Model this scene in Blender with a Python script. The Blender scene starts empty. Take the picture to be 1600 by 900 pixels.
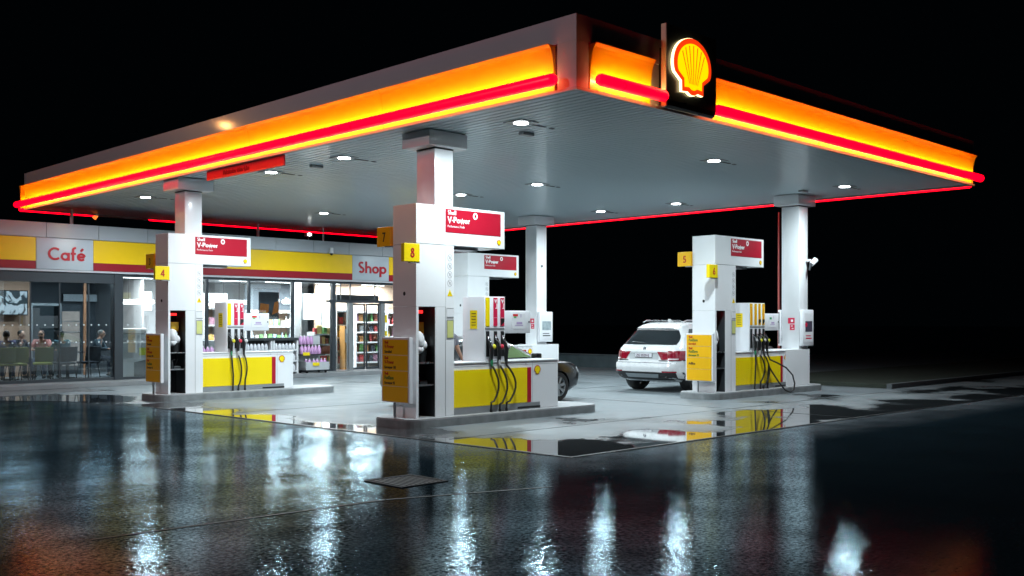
import bpy, bmesh, math, random
from mathutils import Vector, Matrix
random.seed(7)
PI = math.pi
sc = bpy.context.scene
COL = sc.collection

# ------------------------------------------------------------------ camera
TH = math.radians(45.34); FPX = 1576.0; HOR = 503.0; CAMZ = 1.70
cam_d = bpy.data.cameras.new('camera'); cam = bpy.data.objects.new('camera', cam_d); COL.objects.link(cam)
cam.location = (0, 0, CAMZ)
cam.rotation_euler = (PI/2, 0, TH - PI/2)
cam_d.sensor_width = 36; cam_d.lens = 36*FPX/1600; cam_d.shift_y = (HOR-450)/1600
cam_d.clip_start = 0.05; cam_d.clip_end = 2000
sc.camera = cam

# ------------------------------------------------------------------ world: a black, overcast night
w = bpy.data.worlds.new('World'); sc.world = w; w.use_nodes = True
bg = w.node_tree.nodes['Background']
bg.inputs[0].default_value = (0.25, 0.55, 0.8, 1); bg.inputs[1].default_value = 0.0012
sc.view_settings.view_transform = 'Standard'; sc.view_settings.look = 'None'
sc.view_settings.exposure = 0.0; sc.view_settings.gamma = 1.0
sc.view_settings.use_curve_mapping = False
sc.render.engine = 'CYCLES'
cy = sc.cycles
cy.use_denoising = True
cy.max_bounces = 8; cy.diffuse_bounces = 3; cy.glossy_bounces = 4; cy.transmission_bounces = 6
cy.transparent_max_bounces = 16; cy.sample_clamp_indirect = 6; cy.caustics_reflective = False; cy.caustics_refractive = False
cy.use_light_tree = True

# ------------------------------------------------------------------ light levels
LAMP_COL = (0.80, 0.95, 1.0)
LAMP_W = 190.0         # each canopy downlight
SHOP_W = 88.0         # each strip light in the shop
STREET_W = 2200.0      # added lamp at far left; the sodium lamp by the shop takes a share
RED_E = 4.6; AMB_E = 58.0

# ------------------------------------------------------------------ helpers
_fw = (math.cos(TH), math.sin(TH)); _rt = (math.sin(TH), -math.cos(TH))
def AT(u, v, Y):
    "a measured point of the facade lying on the plane y = Y"
    dx = _fw[0] + _rt[0]*(u-800)/FPX; dy = _fw[1] + _rt[1]*(u-800)/FPX
    t = Y/dy
    return (dx*t, Y, CAMZ + (HOR-v)/FPX*t)

def XA(u, Y): return AT(u, 500, Y)[0]

MATS = {}
def mat(name, col=(.8,.8,.8), rough=.5, metal=0., var=.06, scale=6., bump=0., bscale=40., emit=None, estr=0., coat=0., spec=.5, rvar=.08, trans=0.):
    if name in MATS: return MATS[name]
    m = bpy.data.materials.new(name); m.use_nodes = True; nt = m.node_tree; N = nt.nodes; L = nt.links
    b = N['Principled BSDF']
    b.inputs['Metallic'].default_value = metal
    b.inputs['Specular IOR Level'].default_value = spec
    b.inputs['Coat Weight'].default_value = coat
    b.inputs['Coat Roughness'].default_value = .08
    tc = N.new('ShaderNodeTexCoord')
    no = N.new('ShaderNodeTexNoise'); no.inputs['Scale'].default_value = scale; no.inputs['Detail'].default_value = 5
    L.new(tc.outputs['Object'], no.inputs['Vector'])
    cr = N.new('ShaderNodeMixRGB'); cr.blend_type = 'MIX'
    cr.inputs[1].default_value = tuple(max(0, c*(1-var)) for c in col)+(1,)
    cr.inputs[2].default_value = tuple(min(1, c*(1+var)) for c in col)+(1,)
    L.new(no.outputs['Fac'], cr.inputs[0]); L.new(cr.outputs[0], b.inputs['Base Color'])
    mr = N.new('ShaderNodeMapRange'); mr.inputs['To Min'].default_value = max(.02, rough-rvar); mr.inputs['To Max'].default_value = min(1, rough+rvar)
    L.new(no.outputs['Fac'], mr.inputs['Value']); L.new(mr.outputs[0], b.inputs['Roughness'])
    if bump:
        n2 = N.new('ShaderNodeTexNoise'); n2.inputs['Scale'].default_value = bscale; n2.inputs['Detail'].default_value = 4
        L.new(tc.outputs['Object'], n2.inputs['Vector'])
        bp = N.new('ShaderNodeBump'); bp.inputs['Strength'].default_value = 1; bp.inputs['Distance'].default_value = bump
        L.new(n2.outputs['Fac'], bp.inputs['Height']); L.new(bp.outputs[0], b.inputs['Normal'])
    if emit:
        b.inputs['Emission Color'].default_value = tuple(emit)+(1,); b.inputs['Emission Strength'].default_value = estr
    MATS[name] = m; return m

def glass_mat(name, tint=(.9,.95,.95), refl=1.0, rough=0.0, base=.04):
    m = bpy.data.materials.new(name); m.use_nodes = True; nt = m.node_tree; N = nt.nodes; L = nt.links
    N.remove(N['Principled BSDF'])
    t = N.new('ShaderNodeBsdfTransparent'); t.inputs[0].default_value = tint+(1,)
    g = N.new('ShaderNodeBsdfGlossy'); g.inputs['Roughness'].default_value = rough; g.inputs[0].default_value = (refl,refl,refl,1)
    f = N.new('ShaderNodeFresnel'); f.inputs[0].default_value = 1.5
    a = N.new('ShaderNodeMath'); a.operation = 'ADD'; a.inputs[1].default_value = base; a.use_clamp = True
    mx = N.new('ShaderNodeMixShader')
    L.new(f.outputs[0], a.inputs[0]); L.new(a.outputs[0], mx.inputs[0]); L.new(t.outputs[0], mx.inputs[1]); L.new(g.outputs[0], mx.inputs[2])
    L.new(mx.outputs[0], N['Material Output'].inputs[0]); MATS[name] = m; return m

WHITE = mat('white_panel', (.77,.785,.80), .34, var=.06, scale=2.2, rvar=.14, coat=.3)
WHITE2 = mat('pump_white', (.76,.77,.80), .4, var=.05, rvar=.14, scale=3, coat=.2)
YEL = mat('yellow_panel', (.88,.66,.0), .38, var=.05, scale=2, coat=.2)
YSIGN = mat('yellow_sign', (.84,.45,.0), .4, var=.05)
RED = mat('red_panel', (.40,.004,.022), .38, var=.06, coat=.2)
PRED = mat('poster_red', (.60,.01,.06), .4, var=.05)
TXTW = mat('lettering_white', (.85,.85,.85), .4)
TXTR = mat('lettering_red', (.45,.003,.015), .4)
TXTD = mat('lettering_dark', (.05,.02,.02), .5)
TXTG = mat('lettering_green', (.05,.16,.03), .5)
GREY = mat('grey_metal', (.30,.32,.33), .4, metal=.4)
DGREY = mat('dark_grey', (.035,.04,.045), .45)
FRAME = mat('window_frame_grey', (.045,.055,.065), .4, metal=.2)
BLACK = mat('black_plastic', (.012,.012,.013), .4)
RUBBER = mat('black_rubber', (.012,.012,.013), .5, bump=.001, bscale=80)
STEEL = mat('brushed_steel', (.50,.52,.54), .28, metal=1, var=.1, scale=3)
MIRROR = mat('polished_steel', (.25,.28,.30), .14, metal=1, var=.1, scale=2)
CONC = mat('kerb_concrete', (.20,.215,.22), .45, var=.6, scale=5, bump=.004, bscale=50)
WOOD = mat('oak_panel', (.42,.25,.15), .45, var=.18, scale=3)
TAN = mat('tan_wall', (.50,.36,.27), .6, var=.06)
INTW = mat('interior_white', (.72,.73,.75), .5, var=.03)
INTG = mat('interior_grey', (.22,.25,.28), .5, var=.2, scale=2)
TILE = mat('floor_tile', (.25,.26,.27), .3, var=.1)
GLASS = glass_mat('clear_glass')
CGLASS = glass_mat('tinted_cafe_glass', (.55,.64,.68), .8, 0, .03)

def link(name, me, material=None, parent=None):
    o = bpy.data.objects.new(name, me)
    if material is not None and not me.materials: me.materials.append(material)
    COL.objects.link(o)
    if parent is not None: o.parent = parent
    return o

def tag(o, label=None, cat=None, group=None, kind=None):
    if label: o['label'] = label
    if cat: o['category'] = cat
    if group: o['group'] = group
    if kind: o['kind'] = kind
    return o

def thing(name, label, cat, loc=(0,0,0), rz=0., group=None):
    o = bpy.data.objects.new(name, None); COL.objects.link(o); o.empty_display_size = .2
    o.location = loc; o.rotation_euler = (0,0,rz)
    return tag(o, label, cat, group)

class MB:
    def __init__(s): s.bm = bmesh.new()
    def box(s, x, y, z, bev=0., seg=2):
        r = bmesh.ops.create_cube(s.bm, size=1.)
        vs = r['verts']
        for v in vs:
            v.co = Vector(((x[0]+x[1])/2+v.co.x*(x[1]-x[0]), (y[0]+y[1])/2+v.co.y*(y[1]-y[0]), (z[0]+z[1])/2+v.co.z*(z[1]-z[0])))
        if bev:
            es = list({e for v in vs for e in v.link_edges})
            bmesh.ops.bevel(s.bm, geom=es, offset=bev, segments=seg, affect='EDGES', profile=.5)
        return s
    def cyl(s, p0, p1, r0, r1=None, n=16, caps=True):
        r1 = r0 if r1 is None else r1
        p0 = Vector(p0); p1 = Vector(p1); d = p1-p0; q = d.to_track_quat('Z','Y')
        a = []; b = []
        for i in range(n):
            t = 2*PI*i/n; c = Vector((math.cos(t), math.sin(t), 0))
            a.append(s.bm.verts.new(p0+q@(c*r0))); b.append(s.bm.verts.new(p1+q@(c*r1)))
        for i in range(n):
            s.bm.faces.new((a[i],a[(i+1)%n],b[(i+1)%n],b[i]))
        if caps:
            s.bm.faces.new(a[::-1]); s.bm.faces.new(b)
        return s
    def tube(s, pts, r, n=8, caps=True):
        pts = [Vector(p) for p in pts]; rings = []
        rr = r if isinstance(r,(list,tuple)) else [r]*len(pts)
        ref = Vector((0,0,1))
        t0 = (pts[1]-pts[0]).normalized()
        if abs(t0.dot(ref)) > .95: ref = Vector((1,0,0))
        u = t0.cross(ref).normalized()
        for i, p in enumerate(pts):
            t = (pts[min(i+1,len(pts)-1)]-pts[max(i-1,0)]).normalized()
            u = (u - t*u.dot(t)).normalized(); v = t.cross(u)
            rings.append([s.bm.verts.new(p+(u*math.cos(2*PI*k/n)+v*math.sin(2*PI*k/n))*rr[i]) for k in range(n)])
        for a, b in zip(rings, rings[1:]):
            for k in range(n): s.bm.faces.new((a[k],a[(k+1)%n],b[(k+1)%n],b[k]))
        if caps: s.bm.faces.new(rings[0][::-1]); s.bm.faces.new(rings[-1])
        return s
    def lathe(s, prof, c=(0,0,0), n=20):
        rings = []
        for r, z in prof:
            rings.append([s.bm.verts.new((c[0]+r*math.cos(2*PI*k/n), c[1]+r*math.sin(2*PI*k/n), c[2]+z)) for k in range(n)])
        for a, b in zip(rings, rings[1:]):
            for k in range(n): s.bm.faces.new((a[k],a[(k+1)%n],b[(k+1)%n],b[k]))
        s.bm.faces.new(rings[0][::-1]); s.bm.faces.new(rings[-1]); return s
    def sphere(s, c, r, sc3=(1,1,1), n=14):
        m = Matrix.Translation(c) @ Matrix.Diagonal((r*sc3[0], r*sc3[1], r*sc3[2], 1))
        bmesh.ops.create_uvsphere(s.bm, u_segments=n, v_segments=max(6,n*2//3), radius=1, matrix=m); return s
    def prism(s, pts, axis, a, b):
        "extrude a 2D outline; axis 'y': pts are (x,z), 'z': (x,y), 'x': (y,z)"
        def P(p, t):
            return {'y':(p[0],t,p[1]), 'z':(p[0],p[1],t), 'x':(t,p[0],p[1])}[axis]
        A = [s.bm.verts.new(P(p,a)) for p in pts]; B = [s.bm.verts.new(P(p,b)) for p in pts]
        s.bm.faces.new(A); s.bm.faces.new(B[::-1]); n = len(pts)
        for i in range(n): s.bm.faces.new((A[i],A[(i+1)%n],B[(i+1)%n],B[i]))
        return s
    def grid(s, f, nu, nv):
        g = [[s.bm.verts.new(f(i/nu, j/nv)) for j in range(nv+1)] for i in range(nu+1)]
        for i in range(nu):
            for j in range(nv): s.bm.faces.new((g[i][j],g[i+1][j],g[i+1][j+1],g[i][j+1]))
        return s
    def go(s, name, material, parent=None, smooth=False, recalc=True):
        if recalc: bmesh.ops.recalc_face_normals(s.bm, faces=s.bm.faces)
        me = bpy.data.meshes.new(name); s.bm.to_mesh(me); s.bm.free()
        if smooth:
            for p in me.polygons: p.use_smooth = True
            try: me.set_sharp_from_angle(angle=math.radians(40))
            except Exception: pass
        return link(name, me, material, parent)

def box(name, x, y, z, m, parent=None, bev=0.):
    return MB().box(x,y,z,bev).go(name, m, parent, smooth=bev>0)

def text(name, s, h, pos, m, parent=None, face='front', bold=.0, depth=.003, align='LEFT', sx=1.):
    "raised lettering; h is the capital height; 'front' faces -y, 'left' faces -x"
    cu = bpy.data.curves.new('t','FONT'); cu.body = s; cu.size = h/0.72; cu.extrude = depth; cu.offset = bold
    cu.align_x = align; cu.resolution_u = 2
    o = bpy.data.objects.new('t', cu); COL.objects.link(o)
    bpy.context.view_layer.update()
    me = bpy.data.meshes.new_from_object(o.evaluated_get(bpy.context.evaluated_depsgraph_get()))
    bpy.data.objects.remove(o); bpy.data.curves.remove(cu)
    R = Matrix.Rotation(PI/2,4,'X')
    if face == 'left': R = Matrix.Rotation(-PI/2,4,'Z') @ R
    me.transform(Matrix.Translation(pos) @ R @ Matrix.Diagonal((sx,1,1,1)))
    me.materials.clear(); me.name = name
    return link(name, me, m, parent)

def pecten_pts(s, cx, cz):
    pts = []
    for k in range(0, 25):
        t = math.radians(192 - k*(204/24)); pts.append((.5*math.cos(t), .03+.5*math.sin(t)))
    pts += [(.46,-.14),(.285,-.27),(.28,-.46),(.13,-.445),(.05,-.49),(0,-.495)]
    pts += [(-.05,-.49),(-.13,-.445),(-.28,-.46),(-.285,-.27),(-.46,-.14)]
    return [(cx+p[0]*s, cz+p[1]*s) for p in pts]

def pecten(parent, cx, cz, y, s, name='emblem', m_out=None, m_in=None, d=.006, ribs=True, k_in=.80, sz=1.):
    sq = lambda P: [(p[0], cz+(p[1]-cz)*sz) for p in P]
    o = MB().prism(sq(pecten_pts(s,cx,cz)),'y',y-d,y).go(name, m_out or RED, parent)
    i = MB()
    i.prism(sq(pecten_pts(s*k_in,cx,cz)),'y',y-d*1.5,y-d*1.02)
    i.go('shell_face', m_in or YEL, o)
    if ribs:
        r = MB()
        for k in range(-3,4):
            t = math.radians(90+k*17.5); ex = cx+.37*s*math.cos(t)*(1.0); ez = cz+.03*s+.37*s*math.sin(t)
            bx = cx+.035*s*(-k); bz = cz-.30*s
            n = Vector((ez-bz, -(ex-bx))).normalized()*s*.008
            r.prism(sq([(bx-n.x*.5,bz-n.y*.5),(bx+n.x*.5,bz+n.y*.5),(ex+n.x,ez+n.y),(ex-n.x,ez-n.y)]),'y',y-d*1.9,y-d*1.52)
        r.go('shell_ribs', m_out or RED, o)
    return o

# geometric sans lettering built from strokes (unit = capital height)
def _arc(cx,cy,r,a0,a1,n=14): return [(cx+r*math.cos(math.radians(a0+(a1-a0)*k/n)),cy+r*math.sin(math.radians(a0+(a1-a0)*k/n))) for k in range(n+1)]
GL_={
 'o':(.66,[_arc(.33,.31,.24,0,360,22)]),'a':(.68,[_arc(.32,.31,.24,0,360,22),[(.57,0),(.57,.62)]]),
 'p':(.68,[_arc(.34,.31,.24,0,360,22),[(.09,-.30),(.09,.62)]]),
 'e':(.64,[_arc(.32,.31,.24,8,322,20),[(.10,.31),(.56,.31)]]),
 'é':(.64,[_arc(.32,.31,.24,8,322,20),[(.10,.31),(.56,.31)],[(.28,.76),(.44,.97)]]),
 'h':(.60,[[(.09,0),(.09,1.04)],_arc(.30,.36,.20,180,0,10)+[(.50,0)]]),
 'f':(.40,[_arc(.33,.84,.17,75,180,8)+[(.16,0)],[(.0,.56),(.36,.56)]]),
 'l':(.24,[[(.12,0),(.12,1.04)]]),'C':(.82,[_arc(.46,.5,.42,48,312,22)]),
 'S':(.60,[_arc(.29,.74,.185,40,270,14)[:-1]+_arc(.29,.275,.20,90,-150,14)[0:]]),
 'V':(.72,[[(.02,1.0),(.36,.06),(.70,1.0)]]),'-':(.34,[[(.03,.36),(.31,.36)]]),
 'P':(.60,[[(.09,0),(.09,1.0)],[(.09,.92),(.30,.92)]+_arc(.31,.69,.22,85,-85,10)+[(.09,.46)]]),
 'w':(.84,[[(.02,.62),(.22,.06),(.41,.60),(.60,.06),(.80,.62)]]),
 'r':(.42,[[(.09,0),(.09,.62)],_arc(.29,.36,.20,180,72,8)]),
 '3':(.58,[_arc(.27,.74,.17,150,-88,12),_arc(.27,.28,.205,88,-150,14)]),
 '4':(.64,[[(.46,0),(.46,.97)],[(.46,.92),(.08,.26),(.62,.26)]]),
 '5':(.56,[[(.50,.92),(.17,.92),(.13,.56)]+_arc(.26,.31,.235,112,-145,14)]),
 '6':(.62,[_arc(.31,.29,.215,0,360,20),[(.13,.40),(.42,.98)]]),
 '7':(.54,[[(.02,.92),(.46,.92),(.17,0)]]),
 '8':(.58,[_arc(.28,.75,.165,0,360,18),_arc(.28,.27,.205,0,360,20)]),
}
def glyphs(name, s, h, pos, m, parent, face='front', t=.17, depth=.004, sx=1., gap=.05):
    mb = MB(); x = 0.; kz = 0
    for ch in s:
        wd, strokes = GL_[ch]
        for st in strokes:
            closed = math.hypot(st[0][0]-st[-1][0], st[0][1]-st[-1][1]) < 1e-6
            P = [Vector((p[0]+x, p[1])) for p in (st[:-1] if closed else st)]; n = len(P); L_ = []; R_ = []
            for i in range(n):
                a = P[(i-1)%n] if (i or closed) else None; b = P[(i+1)%n] if (i < n-1 or closed) else None
                d1 = (P[i]-a).normalized() if a is not None else None; d2 = (b-P[i]).normalized() if b is not None else None
                if d1 is None: d1 = d2
                if d2 is None: d2 = d1
                nn = (Vector((-d1.y,d1.x))+Vector((-d2.y,d2.x)))
                nn = nn.normalized() if nn.length > 1e-4 else Vector((-d1.y,d1.x))
                k = t/2/max(.35, nn.dot(Vector((-d1.y,d1.x))))
                L_.append(P[i]+nn*k); R_.append(P[i]-nn*k)
            d = depth*(1+.06*kz); kz += 1
            def V3(p, y): 
                X = p.x*h*sx; Z = p.y*h
                return Vector((pos[0]+X, pos[1]-y, pos[2]+Z)) if face=='front' else Vector((pos[0]-y, pos[1]-X, pos[2]+Z))
            A = [[mb.bm.verts.new(V3(p, y)) for p in Q] for Q, y in ((L_, 0),(R_, 0),(L_, d),(R_, d))]
            rng = range(n) if closed else range(n-1)
            for i in rng:
                j = (i+1)%n
                for q in ((A[2][i],A[2][j],A[3][j],A[3][i]),(A[0][i],A[0][j],A[2][j],A[2][i]),(A[1][i],A[1][j],A[3][j],A[3][i])): mb.bm.faces.new(q)
            if not closed:
                for i in (0, n-1): mb.bm.faces.new((A[0][i],A[2][i],A[3][i],A[1][i]))
        x += wd+gap
    return mb.go(name, m, parent)
# ================================================================== THE SETTING: wet asphalt, concrete pad, pavement
def asphalt_mat():
    m = bpy.data.materials.new('wet_asphalt'); m.use_nodes = True; nt = m.node_tree; N = nt.nodes; L = nt.links
    N.remove(N['Principled BSDF']); g = N.new('ShaderNodeNewGeometry')
    def noise(sc_, det=4, rgh=.55):
        n = N.new('ShaderNodeTexNoise'); n.inputs['Scale'].default_value = sc_; n.inputs['Detail'].default_value = det
        n.inputs['Roughness'].default_value = rgh; L.new(g.outputs['Position'], n.inputs['Vector']); return n.outputs['Fac']
    def mr(src, a, b_, c, d):
        x = N.new('ShaderNodeMapRange'); x.inputs['From Min'].default_value = a; x.inputs['From Max'].default_value = b_
        x.inputs['To Min'].default_value = c; x.inputs['To Max'].default_value = d; L.new(src, x.inputs['Value']); return x.outputs[0]
    def mul(a, b_):
        x = N.new('ShaderNodeMath'); x.operation = 'MULTIPLY'
        for k, q in enumerate((a, b_)):
            if isinstance(q, (int,float)): x.inputs[k].default_value = q
            else: L.new(q, x.inputs[k])
        return x.outputs[0]
    def bump(h, dist, prev=None):
        x = N.new('ShaderNodeBump'); x.inputs['Strength'].default_value = 1; x.inputs['Distance'].default_value = dist
        L.new(h, x.inputs['Height'])
        if prev is not None: L.new(prev, x.inputs['Normal'])
        return x.outputs[0]
    grit = noise(85, 4, .7); stone = noise(27, 5, .72); patch = noise(.8, 6, .6); big = noise(.30, 5); wave = noise(2.2, 4)
    nrm = bump(stone, ASPH[2], bump(grit, ASPH[1], bump(wave, ASPH[0])))
    d = N.new('ShaderNodeBsdfDiffuse'); c = N.new('ShaderNodeMixRGB')
    c.inputs[1].default_value = (.004,.010,.014,1); c.inputs[2].default_value = (.014,.026,.034,1)
    L.new(stone, c.inputs[0]); L.new(c.outputs[0], d.inputs['Color']); L.new(nrm, d.inputs['Normal'])
    gl = N.new('ShaderNodeBsdfGlossy'); gl.inputs['Color'].default_value = WET_TINT
    # grey wet sheen along the concrete slab, put into colour and roughness
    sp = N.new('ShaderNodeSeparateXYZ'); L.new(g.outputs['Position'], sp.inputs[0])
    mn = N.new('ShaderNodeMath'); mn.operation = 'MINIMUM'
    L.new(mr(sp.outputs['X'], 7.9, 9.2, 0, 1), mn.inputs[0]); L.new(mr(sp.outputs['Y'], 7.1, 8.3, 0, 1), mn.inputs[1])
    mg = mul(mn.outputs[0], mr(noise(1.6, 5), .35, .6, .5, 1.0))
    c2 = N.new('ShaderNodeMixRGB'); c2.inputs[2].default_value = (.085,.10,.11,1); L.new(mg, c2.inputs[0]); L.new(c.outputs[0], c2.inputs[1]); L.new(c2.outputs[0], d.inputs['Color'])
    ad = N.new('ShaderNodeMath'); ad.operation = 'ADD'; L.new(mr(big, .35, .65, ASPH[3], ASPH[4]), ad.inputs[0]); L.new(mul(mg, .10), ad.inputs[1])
    L.new(ad.outputs[0], gl.inputs['Roughness']); L.new(nrm, gl.inputs['Normal'])
    f = N.new('ShaderNodeFresnel'); f.inputs[0].default_value = 1.33
    film = mul(mul(mr(stone, .40, .60, 1.05, .26), mr(grit, .35, .65, 1.2, .45)), mr(patch, .36, .60, 1.40, .68))
    fac = mul(f.outputs[0], film)
    mx = N.new('ShaderNodeMixShader'); L.new(fac, mx.inputs[0]); L.new(d.outputs[0], mx.inputs[1]); L.new(gl.outputs[0], mx.inputs[2])
    L.new(mx.outputs[0], N['Material Output'].inputs[0])
    return m
ASPH = (.0012, .00036, .00054, .02, .045)   # wave, grit and stone heights in metres; film roughness range
WET_TINT = (.72,.91,1.0,1)

def concrete_mat():
    m = bpy.data.materials.new('wet_concrete'); m.use_nodes = True; nt = m.node_tree; N = nt.nodes; L = nt.links
    b = N['Principled BSDF']; g = N.new('ShaderNodeNewGeometry')
    sep = N.new('ShaderNodeSeparateXYZ'); L.new(g.outputs['Position'], sep.inputs[0])
    def noise(sc_, det=4, vec=None):
        n = N.new('ShaderNodeTexNoise'); n.inputs['Scale'].default_value = sc_; n.inputs['Detail'].default_value = det
        L.new(vec or g.outputs['Position'], n.inputs['Vector']); return n
    def M(op, a, b_, cl=False):
        x = N.new('ShaderNodeMath'); x.operation = op; x.use_clamp = cl
        for i, q in enumerate((a, b_)):
            if isinstance(q, (int,float)): x.inputs[i].default_value = q
            else: L.new(q, x.inputs[i])
        return x.outputs[0]
    def mr(src, a, b_, c, d, smooth=False):
        x = N.new('ShaderNodeMapRange'); x.inputs['From Min'].default_value = a; x.inputs['From Max'].default_value = b_
        x.inputs['To Min'].default_value = c; x.inputs['To Max'].default_value = d
        if smooth: x.interpolation_type = 'SMOOTHSTEP'
        L.new(src, x.inputs['Value']); return x.outputs[0]
    pn = noise(.55, 5).outputs['Fac']
    edge_y = mr(sep.outputs['Y'], 8.5, 12.6, .23, -.14); edge_x = mr(sep.outputs['X'], 9.0, 11.0, .26, -.16)
    e = M('MAXIMUM', edge_y, edge_x)
    pud = mr(M('ADD', pn, e), .588, .655, 0, 1, True)
    damp = mr(M('ADD', pn, e), .50, .62, 0, 1, True)
    st = noise(1.3, 6).outputs['Fac']; fi = noise(30, 5).outputs['Fac']
    c = N.new('ShaderNodeMixRGB'); c.inputs[1].default_value = (.100,.122,.134,1); c.inputs[2].default_value = (.205,.232,.248,1)
    L.new(M('ADD', M('MULTIPLY', st, .75), M('MULTIPLY', fi, .25)), c.inputs[0])
    # tyre-darkened lanes along the drive
    wv = noise(.25, 3).outputs['Fac']
    c2 = N.new('ShaderNodeMixRGB'); c2.blend_type = 'MULTIPLY'; c2.inputs[0].default_value = 1
    dk = mr(M('ADD', M('MULTIPLY', damp, -.55), 1.0), 0, 1, 0, 1)
    comb = N.new('ShaderNodeCombineXYZ'); [L.new(dk, comb.inputs[i]) for i in range(3)]
    L.new(c.outputs[0], c2.inputs[1]); L.new(comb.outputs[0], c2.inputs[2]); L.new(c2.outputs[0], b.inputs['Base Color'])
    r0 = mr(st, .3, .7, .42, .62); r1 = M('MULTIPLY', r0, mr(damp, 0, 1, 1, .55)); 
    rm = N.new('ShaderNodeMix'); rm.data_type = 'FLOAT'; L.new(pud, rm.inputs[0]); L.new(r1, rm.inputs[2]); rm.inputs[3].default_value = .02
    L.new(rm.outputs[0], b.inputs['Roughness'])
    bp = N.new('ShaderNodeBump'); bp.inputs['Distance'].default_value = .002
    L.new(mr(pud, 0, 1, 1, .03), bp.inputs['Strength']); L.new(fi, bp.inputs['Height']); L.new(bp.outputs[0], b.inputs['Normal'])
    L.new(mr(pud, 0, 1, .1, 1), b.inputs['Coat Weight']); b.inputs['Coat Roughness'].default_value = .03
    return m

bm = bmesh.new()
vs = [bm.verts.new(p) for p in [(-300,-60,0),(400,-60,0),(400,400,0),(-300,400,0)]]; bm.faces.new(vs)
me = bpy.data.meshes.new('asphalt_ground'); bm.to_mesh(me); bm.free()
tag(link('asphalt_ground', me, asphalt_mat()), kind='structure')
pad = [(9.42,8.48),(60,8.2),(60,26.3),(-12,26.3),(-12,25.4),(6.5,24.4),(8.4,22.0),(9.02,19.3)]
bm = bmesh.new(); bm.faces.new([bm.verts.new((x,y,.004)) for x,y in pad])
me = bpy.data.meshes.new('concrete_forecourt'); bm.to_mesh(me); bm.free()
tag(link('concrete_forecourt', me, concrete_mat()), kind='structure')
# joint and drainage slot round the pad, and sawn joints in the slab
JM = mat('joint_tar', (.012,.013,.014), .35)
j = MB()
j.prism([(9.36,8.43),(60,8.15),(60,8.2),(9.42,8.48)],'z',.001,.010)
j.prism([(9.36,8.43),(9.42,8.48),(9.02,19.3),(8.97,19.3)],'z',.001,.010)
tag(j.go('slab_joint', JM), kind='structure')
j = MB()
for x in (16.9, 24.6, 30.0): j.box((x,x+.008),(8.5,26.29),(.0045,.0075))
for y in (11.0, 17.0, 23.2): j.box((9.6 if y<19 else 9.1,60),(y,y+.008),(.0055,.0085))
tag(j.go('sawn_joints', JM), kind='structure')
PAVE = mat('pavement_concrete', (.24,.25,.26), .42, var=.25, scale=3, bump=.002)
tag(MB().box((-12,23.5),(26.3,27.17),(0,.12),.01).go('pavement', PAVE), kind='structure')
tag(MB().box((24.8,60),(11.4,11.55),(0,.13),.01).go('far_kerb', mat('far_kerb_dark',(.07,.08,.085),.6,var=.4)), kind='structure')
tag(MB().box((24.8,60),(11.56,16.0),(0,.11)).go('darkened_far_ground', mat('far_ground_dark',(.012,.018,.010),.8,var=.5,scale=8,bump=.02,bscale=12)), kind='structure')  # raised ground, its dark colour standing in for light fading to the right
sm_ = MB()
for a_, b_ in (((3.2,7.9),(5.9,7.7)),((5.92,7.7),(7.6,7.1))):
    d_ = Vector((b_[0]-a_[0],b_[1]-a_[1])).normalized(); n_ = Vector((-d_.y,d_.x))*.016
    sm_.prism([(a_[0]-n_.x,a_[1]-n_.y),(b_[0]-n_.x,b_[1]-n_.y),(b_[0]+n_.x,b_[1]+n_.y),(a_[0]+n_.x,a_[1]+n_.y)],'z',.0005,.0035)
tag(sm_.go('asphalt_seams', mat('seam_tar',(.003,.005,.006),.5,bump=.003,bscale=30,spec=.2)), kind='structure')

# drain grate and manhole in the asphalt
t = thing('drain_grate', 'square cast iron drain grate sunk in the wet asphalt before the middle pumps', 'grate', (6.76,8.45,0))
f = MB()
for a,b_ in (((-.32,.32),(-.32,-.28)),((-.32,.32),(.28,.32)),((-.32,-.28),(-.28,.28)),((.28,.32),(-.28,.28))): f.box(a,b_,(.0,.009))
f.go('frame', mat('cast_iron', (.004,.005,.006), .7, metal=.0, bump=.003, spec=.15), t)
f = MB()
for i in range(9):
    x = -.24+i*.06; f.box((x-.012,x+.012),(-.28,.28),(.0,.007))
f.go('bars', MATS['cast_iron'], t)
box('pit', (-.28,.28),(-.28,.28),(.001,.003), BLACK, t)
# ================================================================== SHOP BUILDING
FY = 27.2
SH = thing('shop_building', 'long flat-roofed station shop with cafe and glass front', 'building', (0,0,0))
XL, XR = 3.0, 24.4
# parapet cladding, panels with open joints
p = MB(); x = XL
while x < XR:
    x2 = min(x+1.36, XR); p.box((x+.006,x2-.006),(FY-.10,FY+.25),(3.90,4.28)); x = x2
p.box((XL,XR),(FY-.06,FY+.22),(3.02,4.26))
p.go('parapet', mat('cladding_grey_white', (.40,.43,.46), .4, var=.04, scale=1, bump=.0008, bscale=3), SH)
bandy = MB(); bandr = MB(); bandw = MB()
for a,b_ in ((XL,9.53),(11.01,19.43),(20.93,XR)):
    bandy.box((a,b_),(FY-.12,FY-.062),(3.28,3.88)); bandr.box((a,b_),(FY-.12,FY-.062),(3.07,3.277))
YB = mat('facade_yellow', (.86,.54,.0), .4, var=.05)
bandy.go('yellow_band', YB, SH); bandr.go('red_band', mat('facade_red', (.27,.003,.012), .4), SH)
SIGNW = mat('sign_panel_pale', (.46,.52,.57), .4, var=.03)
for nm, a, b_, s, tx in (('cafe_sign_panel',9.54,11.0,'Café',9.84),('shop_sign_panel',19.44,20.92,'Shop',19.66)):
    q = box(nm, (a,b_),(FY-.13,FY-.062),(3.07,3.88), SIGNW, SH, .004)
    glyphs('lettering', s, .37 if s=='Shop' else .335, (tx,FY-.1325,3.31), TXTR, q, t=.17, depth=.012, sx=1.16 if s=='Shop' else 1.06)
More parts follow.
